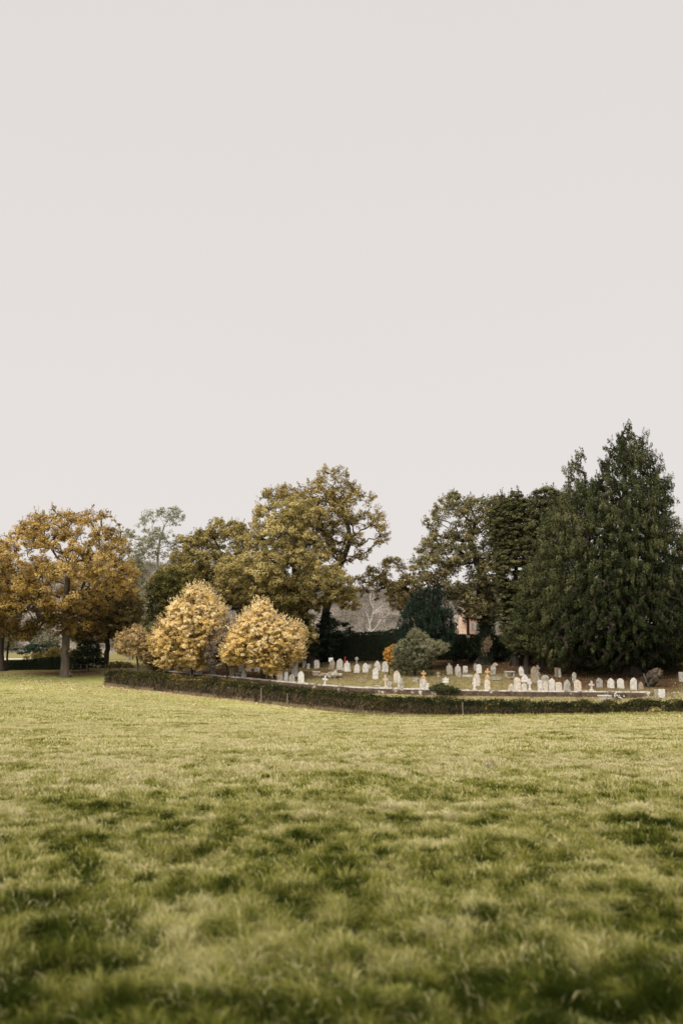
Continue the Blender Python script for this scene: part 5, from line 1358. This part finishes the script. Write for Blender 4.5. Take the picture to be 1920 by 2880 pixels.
# dead stalks and weeds in the meadow
def stalk(name, label, px, ytop, Y, mat='dry_grass', heads=3, h=None, cat='weed'):
    P = at(px, ytop, Y); g_ = gz(P[0], Y); b = np.array([P[0], Y, g_ - .02])
    o = empty(name, Vector(b)); tag(o, label, cat)
    tb = Tubes(); tb.add([b, (b + P) / 2 + np.array([.03, 0, 0]), P], [.008, .006, .004], 4)
    ends = [P]
    for k in range(heads):
        q = b + (P - b) * rng.uniform(.55, .9); e = q + np.array([rng.choice([-1, 1]) * rng.uniform(.05, .14), 0, rng.uniform(.05, .12)]); tb.add([q, e], [.005, .003], 4); ends.append(e)
    tb.build('stem', M['wood_grey'], o, b)
    dd = rng.normal(0, .03, (len(ends) * 14, 3)); dd[:, 2] *= 1.6
    for e in ends:
        dd = rng.normal(0, .014, (14, 3)); dd[:, 2] *= 1.5
        leaf_mesh('seed_head', e + dd, rng.normal(0, 1, dd.shape), np.full(14, .022), rng.uniform(.3, .9, 14), M[mat], o, b)
stalk('thistle', 'pale dead thistle standing before the hedge below the white gabled headstone', 1018, 1985, 56, heads=4)
stalk('dock_stalk', 'thin rusty dock stalk in the right half of the meadow', 1370, 2152, 16.5, 'hedge_stems', 5)
stalk('dock_stalk', 'pale tall stalk leaning before the hedge at the right', 1865, 1985, 55, heads=2)
low_shrub('nettle_clump', 'leafy nettle clump on the meadow brow at the right, touching the dark hedge', 55.5, [(1808, 2016), (1818, 1998), (1836, 1988), (1852, 1990), (1866, 2002), (1870, 2016)], M['syc_olive'], 34, .13, 60, .07, cat='nettles', aspect=.4, twigs=True)
def molehill(label, px, py, Y, w):
    P = at(px, py, Y); P[2] = gz(P[0], Y)
    bm = bmesh.new(); bmesh.ops.create_icosphere(bm, subdivisions=4, radius=1)
    for v in bm.verts:
        n_ = 1 + .25 * (float(vnoise(v.co.x * 4 + 9, v.co.y * 4 + v.co.z * 3, 3)) - .5)
        v.co = Vector((v.co.x * w * n_, v.co.y * w * .8 * n_, v.co.z * w * .42 * n_))
    return tag(bm_obj('molehill', bm, M['soil'], None, tuple(P)), label, 'molehill', 'molehills in the meadow')
molehill('dark crumbly molehill beside the lush tussock on the left of the meadow', 400, 2318, 11.1, .06)
molehill('little dark mound of soil near the rusty dock stalk', 1282, 2192, 15.2, .07)
molehill('very small flat mound of soil just right of the one near the dock stalk', 1316, 2193, 15.1, .06)
molehill('small dark molehill far out on the left of the meadow', 153, 2130, 18.6, .09)

# ------------------------------------------------------------------ house
def house():
    Y0 = 135
    g_ = -1.8
    x0, x1 = at(1275, 1760, Y0)[0], at(1334, 1760, Y0)[0]
    o = empty('brick_house', Vector(((x0 + x1) / 2, Y0, g_))); tag(o, 'pinkish brick house with tiled roof glimpsed between the yew and the ivy-clad oak', 'house')
    xm = at(1312, 1760, Y0)[0]
    # gabled wing facing the meadow
    xr = x1; xa = (xm + xr) / 2; D = 7.0; zw = at(1300, 1738, Y0)[2]; za = at(1300, 1700, Y0)[2]
    bm = bmesh.new()
    fr = [(xm, g_), (xr, g_), (xr, zw), (xa, za), (xm, zw)]
    f = [bm.verts.new((x, Y0, z)) for x, z in fr]; b = [bm.verts.new((x, Y0 + D, z)) for x, z in fr]
    bm.faces.new(f); bm.faces.new(b[::-1])
    for i in range(5): bm.faces.new((f[i], b[i], b[(i + 1) % 5], f[(i + 1) % 5]))
    for v in bm.verts: v.co -= o.location
    bm_obj('gable_wall', bm, M['brick'], o, (0, 0, 0), (0, 0, 0), False)
    # lean-to range with sloping tiled roof to the left
    bm = bmesh.new()
    z1 = at(1280, 1786, Y0)[2]; z2 = at(1280, 1728, Y0)[2]
    pts = [(x0, Y0 - .2, z1), (xm - .02, Y0 - .2, z1), (xm - .02, Y0 + 4.5, z2), (x0 + 1.6, Y0 + 4.5, z2)]
    lo = [bm.verts.new(p_) for p_ in pts]; hi_ = [bm.verts.new((p_[0], p_[1], p_[2] + .15)) for p_ in pts]
    bm.faces.new(lo[::-1]); bm.faces.new(hi_)
    for i in range(4): bm.faces.new((lo[i], lo[(i + 1) % 4], hi_[(i + 1) % 4], hi_[i]))
    for v in bm.verts: v.co -= o.location
    bm_obj('roof', bm, M['tile'], o, (0, 0, 0), (0, 0, 0), False)
    box_obj('wall', (xm - x0 - .3, 4.2, z1 - g_), ((x0 + xm) / 2, Y0 + 2.3, (z1 + g_) / 2 - .01), M['brick'], o, .01)
    for s in (-1, 1):
        bm = bmesh.new(); xe = xm - .3 if s < 0 else xr + .3; zz = zw - .25
        pts = [(xa, Y0 - .25, za + .02), (xe, Y0 - .25, zz), (xe, Y0 + D + .25, zz), (xa, Y0 + D + .25, za + .02)]
        lo = [bm.verts.new(p_) for p_ in pts]; hi_ = [bm.verts.new((p_[0], p_[1], p_[2] + .14)) for p_ in pts]
        bm.faces.new(lo); bm.faces.new(hi_)
        for i in range(4): bm.faces.new((lo[i], lo[(i + 1) % 4], hi_[(i + 1) % 4], hi_[i]))
        for v in bm.verts: v.co -= o.location
        bm_obj('roof', bm, M['tile'], o, (0, 0, 0), (0, 0, 0), False)
    wd = box_obj('window', (.5, .06, .9), (xa + .25, Y0 - .02, at(1300, 1762, Y0)[2]), M['wood_dark'], o, .01)
    for dx in (-.25, 0, .25): box_obj('frame', (.05, .04, .9), (dx, -.05, 0), M['white_paint'], wd, .004, (0, 0, 0), False)
house()
# pale far field with track on the left
f_ = []
xs_ = [(-200, 1836), (60, 1834), (120, 1834), (200, 1837)]
Yf = [170, 205]
V = []
for Y in Yf:
    for X in np.linspace(-75, -45, 9): V.append((X, Y, gz(X, Y) + .06))
V = np.array(V); i_ = np.arange(18).reshape(2, 9); q = np.stack([i_[:-1, :-1], i_[:-1, 1:], i_[1:, 1:], i_[1:, :-1]], -1).reshape(-1, 4)
tr = mesh_np('farm_road', V, [q], plain_mat('track_pale', (.5, .47, .4), .9, .1)); tag(tr, kind='structure')

# ------------------------------------------------------------------ light and sky
W = bpy.data.worlds.new("World"); scene.world = W; W.use_nodes = True
nt = W.node_tree; nt.nodes.clear()
outw = nt.nodes.new('ShaderNodeOutputWorld'); bg = nt.nodes.new('ShaderNodeBackground')
SUN_EL, SUN_AZ = math.radians(48), math.radians(215)      # azimuth clockwise from +Y: behind the camera, to the left
sd = Vector((math.sin(SUN_AZ) * math.cos(SUN_EL), math.cos(SUN_AZ) * math.cos(SUN_EL), math.sin(SUN_EL)))
sky = nt.nodes.new('ShaderNodeTexSky'); sky.sky_type = 'NISHITA'; sky.sun_disc = False
sky.sun_elevation = SUN_EL; sky.sun_rotation = SUN_AZ; sky.dust_density = 4; sky.air_density = 1
tc = nt.nodes.new('ShaderNodeTexCoord')
sep = nt.nodes.new('ShaderNodeSeparateXYZ'); nt.links.new(tc.outputs['Generated'], sep.inputs[0])
# overcast layer: even and pale round the horizon, brighter towards the veiled sun and overhead
dot = nt.nodes.new('ShaderNodeVectorMath'); dot.operation = 'DOT_PRODUCT'
nt.links.new(tc.outputs['Generated'], dot.inputs[0]); dot.inputs[1].default_value = sd
mr = nt.nodes.new('ShaderNodeMapRange'); mr.interpolation_type = 'SMOOTHSTEP'
mr.inputs['From Min'].default_value = .25; mr.inputs['From Max'].default_value = 1.0; mr.inputs['To Min'].default_value = 0; mr.inputs['To Max'].default_value = 2.6
nt.links.new(dot.outputs['Value'], mr.inputs['Value'])
mz = nt.nodes.new('ShaderNodeMapRange'); mz.interpolation_type = 'SMOOTHSTEP'
mz.inputs['From Min'].default_value = .6; mz.inputs['From Max'].default_value = 1.0; mz.inputs['To Min'].default_value = 0; mz.inputs['To Max'].default_value = .5
nt.links.new(sep.outputs['Z'], mz.inputs['Value'])
lvl = mathn(nt, 'ADD', mathn(nt, 'ADD', mr.outputs[0], mz.outputs[0]), 1.0)
ns = nt.nodes.new('ShaderNodeTexNoise'); ns.inputs['Scale'].default_value = 1.3; ns.inputs['Detail'].default_value = 3
nt.links.new(tc.outputs['Generated'], ns.inputs['Vector'])
lvl = mathn(nt, 'MULTIPLY', lvl, mathn(nt, 'ADD', mathn(nt, 'MULTIPLY', ns.outputs['Fac'], .03), .985))
hz = nt.nodes.new('ShaderNodeMapRange'); hz.inputs['From Min'].default_value = .0; hz.inputs['From Max'].default_value = .6; hz.inputs['To Min'].default_value = 1.035; hz.inputs['To Max'].default_value = .965
nt.links.new(sep.outputs['Z'], hz.inputs['Value']); lvl = mathn(nt, 'MULTIPLY', lvl, hz.outputs[0])
cloud = nt.nodes.new('ShaderNodeVectorMath'); cloud.operation = 'SCALE'
cloud.inputs[0].default_value = (7.95, 7.55, 7.28)
nt.links.new(lvl, cloud.inputs['Scale'])
mxs = mixc(nt, .97, sky.outputs[0], cloud.outputs[0])
nt.links.new(mxs, bg.inputs[0]); bg.inputs[1].default_value = .0707
nt.links.new(bg.outputs[0], outw.inputs[0])

sun = bpy.data.lights.new('sun', 'SUN'); sun.energy = 1.5; sun.angle = math.radians(14); sun.color = (1, .93, .80)
so = bpy.data.objects.new('sun', sun); COL.objects.link(so); so.rotation_euler = (-sd).to_track_quat('-Z', 'Y').to_euler()

cam = bpy.data.cameras.new('camera'); co = bpy.data.objects.new('camera', cam); COL.objects.link(co)
co.location = (0, 0, CAMZ); co.rotation_euler = (math.radians(90) + PITCH, 0, 0)
cam.sensor_fit = 'VERTICAL'; cam.sensor_height = 36; cam.sensor_width = 24; cam.lens = 35; cam.clip_end = 5000; cam.clip_start = .1
cam.dof.use_dof = True; cam.dof.focus_distance = 32; cam.dof.aperture_fstop = 1.4
scene.camera = co
scene.view_settings.view_transform = 'Standard'; scene.view_settings.look = 'None'
scene.view_settings.exposure = .5; scene.view_settings.gamma = 1
scene.cycles.use_denoising = True; scene.cycles.denoiser = 'OPENIMAGEDENOISE'
scene.cycles.max_bounces = 5; scene.cycles.diffuse_bounces = 3; scene.cycles.transparent_max_bounces = 8
scene.cycles.pixel_filter_type = 'BLACKMAN_HARRIS'
for o in list(scene.objects):
    if o.parent is None and o.get("category") and not o.get("kind"): o["kind"] = "thing"
